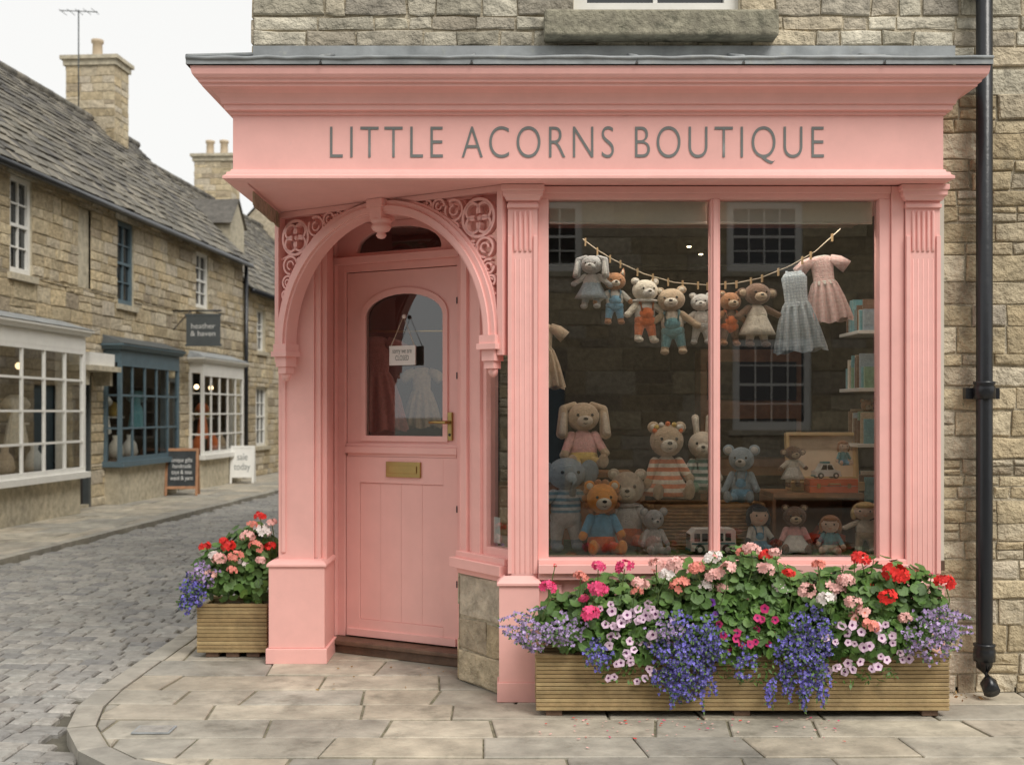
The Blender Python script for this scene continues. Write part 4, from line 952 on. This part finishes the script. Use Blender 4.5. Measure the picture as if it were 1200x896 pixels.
def bay(f,u0,u1,z0,z1,pr,cols,rows,mat,hood,stuff=True,lit=False):
    fw=.07
    f.box(u0-.05,u1+.05,-pr-.06,.05,z0-.09,z0,mat)
    f.box(u0,u1,-pr,.0,z1,z1+.2,mat)
    f.sweep([(u0-.02,0),(u0-.02,-pr),(u1+.02,-pr),(u1+.02,0)],[(-.05,z1+.2),(.04,z1+.21),(.07,z1+.26),(.09,z1+.27),(.09,z1+.30),(-.05,z1+.30)],mat)
    f.add([(u0-.1,-pr-.1,z1+.305),(u1+.1,-pr-.1,z1+.305),(u1+.04,.02,z1+.46),(u0-.04,.02,z1+.46)],[(0,1,2,3)],hood); f.add([(u0-.1,-pr-.1,z1+.305),(u0-.04,.02,z1+.46),(u0-.1,.02,z1+.305)],[(0,1,2)],hood); f.add([(u1+.1,-pr-.1,z1+.305),(u1+.04,.02,z1+.46),(u1+.1,.02,z1+.305)],[(0,1,2)],hood)
    for u in (u0,u1-fw): f.box(u,u+fw,-pr,-pr+.06,z0,z1,mat); f.box(u,u+fw,-.06,.04,z0,z1,mat)
    f.box(u0+fw,u1-fw,-pr+.002,-pr+.05,z1-.06,z1,mat); f.box(u0+fw,u1-fw,-pr+.002,-pr+.05,z0,z0+.07,mat)
    for i in range(1,cols):
        u=u0+(u1-u0)*i/cols; f.box(u-.02,u+.02,-pr+.01,-pr+.045,z0+.07,z1-.06,mat)
    for i in range(1,rows):
        z=z0+(z1-z0)*i/rows; f.box(u0+fw,u1-fw,-pr+.013,-pr+.04,z-.016,z+.016,mat)
        for u in (u0+.02,u1-.05): f.box(u,u+.03,-pr+.06,-.06,z-.016,z+.016,mat)
    f.add([(u0+.03,-pr+.03,z0),(u1-.03,-pr+.03,z0),(u1-.03,-pr+.03,z1),(u0+.03,-pr+.03,z1)],[(0,1,2,3)],GLASS2)
    for u in (u0+.03,u1-.03): f.add([(u,-pr+.03,z0),(u,0,z0),(u,0,z1),(u,-pr+.03,z1)],[(0,1,2,3)],GLASS2)
    f.box(u0+.03,u1-.03,-pr+.06,.88,z0-.02,z0+.01,WOODF)
    if lit:
        u=u0+.4
        while u<u1: f.ell((u,.3,z1-.25),(.05,.05,.05),LAMP2); u+=.9
    if stuff:
        u=u0+.3
        while u<u1-.3:
            t=random.random(); c=random.choice([C['cream'],C['blue'],C['rust'],C['lgrey'],C['tan'],C['white'],C['teal']])
            if t<.5: dress(f,u,.15,z0+R(1.0,1.4),R(.6,.8),R(.4,.55),c)
            else: f.lathe((u,.1,z0+.01),[(.1,0),(.14,.1),(.11,.25),(.05,.33),(.06,.4)],c,14); f.box(u-.25,u+.25,.3,.5,z0+.7,z0+.73,WHITE); f.ell((u,.4,z0+.85),(.12,.1,.14),C['yellow'])
            u+=R(.4,.6)
LAMP2=emis('warm_shop_bulb',(1,.72,.4),4)
T1=frame(XF(8),8,.075,1)
ops1=[(7.87,8.49,3.42,4.78),(9.95,10.4,3.45,4.7),(11.4,12.1,3.32,4.73),(15.2,15.95,3.6,4.74),(5.6,9.35,.58,2.6),(9.75,10.42,0,2.08),(10.86,13.5,.68,2.5),(13.72,14.3,0,2.15),(14.8,17.4,.62,2.45),(2.5,3.4,3.4,4.75),(1.2,2.2,0,2.1)]
def ex1(f):
    sash(f,7.87,8.49,3.42,4.78,WHITE,2,4,inset=.06,fw=.075); sash(f,2.5,3.4,3.4,4.75,WHITE,2,4)
    f.box(9.95,10.4,.03,.12,3.45,4.7,ASHLAR)
    sash(f,11.4,12.1,3.32,4.73,BLUEGR,2,4,inset=.06,fw=.075); sash(f,15.2,15.95,3.6,4.74,WHITE,2,4,inset=.06,fw=.075)
    for a,b,z in ((7.87,8.49,4.78),(11.4,12.1,4.73)): f.box(a-.12,b+.12,-.035,.05,z,z+.16,ASHLAR)
    bay(f,5.6,9.35,.62,2.42,.4,6,4,WHITE,LEAD,lit=True)
    bay(f,10.86,13.5,.70,2.32,.3,5,3,BLUEGR,DGREY); f.box(10.9,13.45,-.26,-.0,.0,.6,ASHLAR)
    f.box(5.65,9.3,-.34,0,.0,.52,ASHLAR)
    bay(f,14.8,17.4,.66,2.28,.3,5,4,WHITE,LEAD,lit=True); f.box(14.85,17.35,-.26,0,0,.56,ASHLAR)
    for a,b,z in ((9.75,10.42,2.08),(13.72,14.3,2.15),(1.2,2.2,2.1)):
        f.box(a,a+.08,-.0,.14,0,z,DGREY); f.box(b-.08,b,-.0,.14,0,z,DGREY); f.box(a+.08,b-.08,.0,.14,z-.08,z,DGREY); f.box(a+.08,b-.08,.1,.14,.05,z-.08,DARK)
        f.box(a+.08,b-.08,.0,.14,0,.05,ASHLAR)
    f.box(9.55,10.6,-.42,.02,2.14,2.22,ASHLAR); f.box(9.62,10.53,-.34,.02,2.22,2.42,WHITE)
    for a in (9.62,10.45): f.box(a,a+.09,-.3,.02,1.92,2.14,ASHLAR)
H=[house('stone_cottage',T1,18.26,4.95,7.65,ops1,ex1)]
T2=frame(XF(26.3),26.3,.075,1)
ops2=[(1.0,1.7,2.95,3.95),(.9,1.9,.7,2.1),(4,4.8,2.95,3.95),(3.6,4.4,0,2.05),(5.5,7,.7,2.2)]
def ex2(f):
    sash(f,1.0,1.7,2.95,3.95,WHITE,2,3); sash(f,.9,1.9,.7,2.1,WHITE,3,4); sash(f,4,4.8,2.95,3.95,WHITE,2,3); f.box(3.6,4.4,.05,.1,0,2.05,DGREY); sash(f,5.5,7,.7,2.2,WHITE,4,4)
H.append(house('stone_cottage',T2,10,4.40,7.35,ops2,ex2))
T3=frame(XF(36.4),36.4,.075,1)
ops3=[(1.0,1.9,3.5,4.7),(4,4.9,3.5,4.7),(.9,1.9,.7,2.1),(3.6,4.4,0,2.05)]
def ex3(f):
    sash(f,1.0,1.9,3.5,4.7,WHITE,2,3); sash(f,4,4.9,3.5,4.7,WHITE,2,3); sash(f,.9,1.9,.7,2.1,WHITE,3,4); f.box(3.6,4.4,.05,.1,0,2.05,DGREY)
H.append(house('stone_cottage',T3,12,5.3,8.2,ops3,ex3))
POT=mk('clay_pot',(.5,.4,.28),bump=.1)
def chimney(T,u,y,z0,z1,wu,wy,pots,par):
    m=MB(T); stone_box(m,u-wu/2,u+wu/2,y-wy/2,y+wy/2,z0,z1-.2,hm=(.12,.2),wm=(.2,.4)); 
    m.box(u-wu/2-.05,u+wu/2+.05,y-wy/2-.05,y+wy/2+.05,z1-.2,z1-.08,ASHLAR); m.box(u-wu/2-.1,u+wu/2+.1,y-wy/2-.1,y+wy/2+.1,z1-.08,z1,ASHLAR)
    for i in range(pots):
        yy=y+(i-(pots-1)/2)*.4; m.lathe((u,yy,z1),[(.14,0),(.11,.06),(.1,.35),(.13,.38),(.13,.44),(.1,.45)],POT,14)
    m.obj('chimney',par)
chimney(T1,16.5,2.6,6.6,8.98,.7,1.05,1,H[0]); chimney(T1,3.0,2.6,6.6,8.9,.7,1.05,2,H[0]); chimney(T2,5.9,2.6,6.3,8.65,.7,1.05,2,H[1]); chimney(T3,6,2.6,7,9.4,.7,1.0,2,H[2])
gd=MB(T2); gd.box(.3,1.3,.4,1.6,4.6,5.9,ASHLAR); gd.add([(.2,.35,5.85),(.8,.35,6.5),(.8,2.2,6.5),(.2,2.2,5.85)],[(0,1,2,3)],SLATE); gd.add([(1.4,.35,5.85),(.8,.35,6.5),(.8,2.2,6.5),(1.4,2.2,5.85)],[(0,1,2,3)],SLATE); gd.add([(.3,.4,5.9),(1.3,.4,5.9),(.8,.4,6.44)],[(0,1,2)],ASHLAR); gd.obj('dormer',H[1])
an=MB(T1); an.tube([(15.6,2.6,7.6),(15.6,2.6,9.75)],.014,DGREY,6); an.tube([(15.6,2.2,9.7),(15.6,3.0,9.75)],.01,DGREY,6)
for i in range(5): an.tube([(15.42,2.25+i*.17,9.71),(15.78,2.25+i*.17,9.71)],.006,DGREY,5)
an.obj('tv_aerial')
d=MB(T1); d.tube([(18.22,-.1,4.85),(18.22,-.1,.1)],.045,BLACK,10); d.obj('drainpipe')
hs=MB(T1); u=13.95
hs.tube([(u,0,3.42),(u,-.95,3.42)],.016,BLACK,8); hs.tube([(u,0,3.05),(u,-.35,3.42)],.01,BLACK,6); hs.box(u-.02,u+.02,-.92,-.27,2.78,3.34,DGREY); hs.box(u-.026,u+.026,-.94,-.25,3.32,3.36,DGREY); hs.box(u-.026,u+.026,-.94,-.25,2.75,2.79,DGREY)
for y in (-.85,-.35): hs.tube([(u,y,3.34),(u,y,3.42)],.006,BLACK,6)
hso=hs.obj('hanging_sign')
p0=T1@Vector((u-.024,-.595,3.06))
tt=text('hanging_sign_text','heather\n& haven',Matrix.Translation(p0)@Matrix.Rotation(-.075,4,'Z')@Matrix.Translation((0,-.002,0)),.48,.24,CHALKT,hso)
def aboard(x,y,w_,h,fr,face,txt,rot=0,tm=CHALKT):
    m=MB()
    for s in (-1,1):
        m.X=Matrix.Translation((0,s*.2,0))@Matrix.Rotation(s*.2,4,'X')
        m.box(-w_/2,-w_/2+.045,-.012,.012,0,h,fr); m.box(w_/2-.045,w_/2,-.012,.012,0,h,fr); m.box(-w_/2+.045,w_/2-.045,-.012,.012,h-.05,h,fr); m.box(-w_/2+.045,w_/2-.045,-.012,.012,.12,.17,fr); m.box(-w_/2+.045,w_/2-.045,-.005,.005,.17,h-.05,face)
    m.X=Matrix.Identity(4)
    o=m.obj('chalkboard_sign' if face is CHALK else 'pavement_sign',loc=(x,y,.004),rotz=rot,bevel=.004)
    if txt:
        t=text('board_text',txt,Matrix.Translation((0,-.2,0))@Matrix.Rotation(-.2,4,'X')@Matrix.Translation((0,-.009,h*.55)),w_*.68,h*.5,tm); t.parent=o
aboard(-5.98,21.0,.58,.86,BRWOOD,CHALK,'unique gifts\nhandmade\ntoys & teas\nwool & yarn',.15)
aboard(-5.72,24.6,.5,.8,WHITE,WHITE,'sale\ntoday',.1,GREYL)
TN=frame(-1.2,44,0,-1)
opn=[(a,a+1,3.4,4.7) for a in (2,7,12,17,22,26)]+[(a,a+1.4,.8,2.2) for a in (1.5,8,13,21.5,26)]+[(5,5.9,0,2.1),(18.5,19.4,0,2.1)]
def exn(f):
    for a in opn:
        if a[2]==0: f.box(a[0],a[1],.06,.12,0,a[3],BLUEGR)
        else: sash(f,a[0],a[1],a[2],a[3],WHITE,2,4)
house('stone_cottage',TN,29.9,5.2,7.8,opn,exn,hm=(.2,.3),wm=(.35,.8))

# ================================================================== OPPOSITE HOUSE (across the lane behind the viewpoint, mirrored in the glass)
TO=frame(13,-7.5,-1,0)
wins=[(13-5.1,13-3.8,3.9,5.1),(13-5.25,13-3.9,1.2,2.75),(13-1.2,13+.1,3.9,5.1),(13+2.6,13+3.9,3.9,5.1),(13-9,13-7.8,3.9,5.1),(13-.9,13+.1,0,2.2),(13+2.4,13+3.9,1.1,2.6)]
def exo(f):
    for a in wins:
        if a[2]==0: f.box(a[0],a[1],.06,.12,0,a[3],BLUEGR)
        else: sash(f,a[0],a[1],a[2],a[3],WHITE,4,4,fw=.12,inset=.06)
house('stone_house',TO,24,6.0,8.4,wins,exo,depthB=7,hm=(.2,.32),wm=(.35,.8))

# ================================================================== LIGHT / SKY / CAMERA
sc=bpy.context.scene
SUN_AZ=math.radians(146); SUN_EL=math.radians(50)
wd=bpy.data.worlds.new('World'); sc.world=wd; wd.use_nodes=True
N=wd.node_tree.nodes;L=wd.node_tree.links; bg=N['Background']
sky=N.new('ShaderNodeTexSky'); sky.sky_type='NISHITA'; sky.sun_disc=False; sky.sun_elevation=SUN_EL; sky.sun_rotation=SUN_AZ; sky.dust_density=4; sky.air_density=1.2
hs_=N.new('ShaderNodeHueSaturation'); hs_.inputs['Saturation'].default_value=.12; L.new(sky.outputs[0],hs_.inputs['Color'])
mx=N.new('ShaderNodeMix'); mx.data_type='RGBA'; mx.inputs[0].default_value=.85; L.new(hs_.outputs[0],mx.inputs[6]); mx.inputs[7].default_value=(8.9,8.88,8.7,1)
L.new(mx.outputs[2],bg.inputs[0]); bg.inputs[1].default_value=.117
sn=bpy.data.lights.new('sun','SUN'); sn.energy=2.3; sn.angle=math.radians(26); sn.color=(1,.955,.88)
so=bpy.data.objects.new('sun',sn); sc.collection.objects.link(so)
dv=Vector((math.sin(SUN_AZ)*math.cos(SUN_EL),math.cos(SUN_AZ)*math.cos(SUN_EL),math.sin(SUN_EL))); so.rotation_euler=dv.to_track_quat('Z','Y').to_euler()
cam=bpy.data.cameras.new('camera'); co=bpy.data.objects.new('camera',cam); sc.collection.objects.link(co)
co.location=(0,0,1.5); co.rotation_euler=(math.radians(90),0,0); cam.sensor_width=36; cam.lens=F/1200*36; cam.shift_y=35/1200; cam.clip_end=1000
cam.dof.use_dof=True; cam.dof.focus_distance=6.15; cam.dof.aperture_fstop=2.8
sc.camera=co
sc.view_settings.view_transform='Standard'; sc.view_settings.look='None'; sc.view_settings.exposure=0
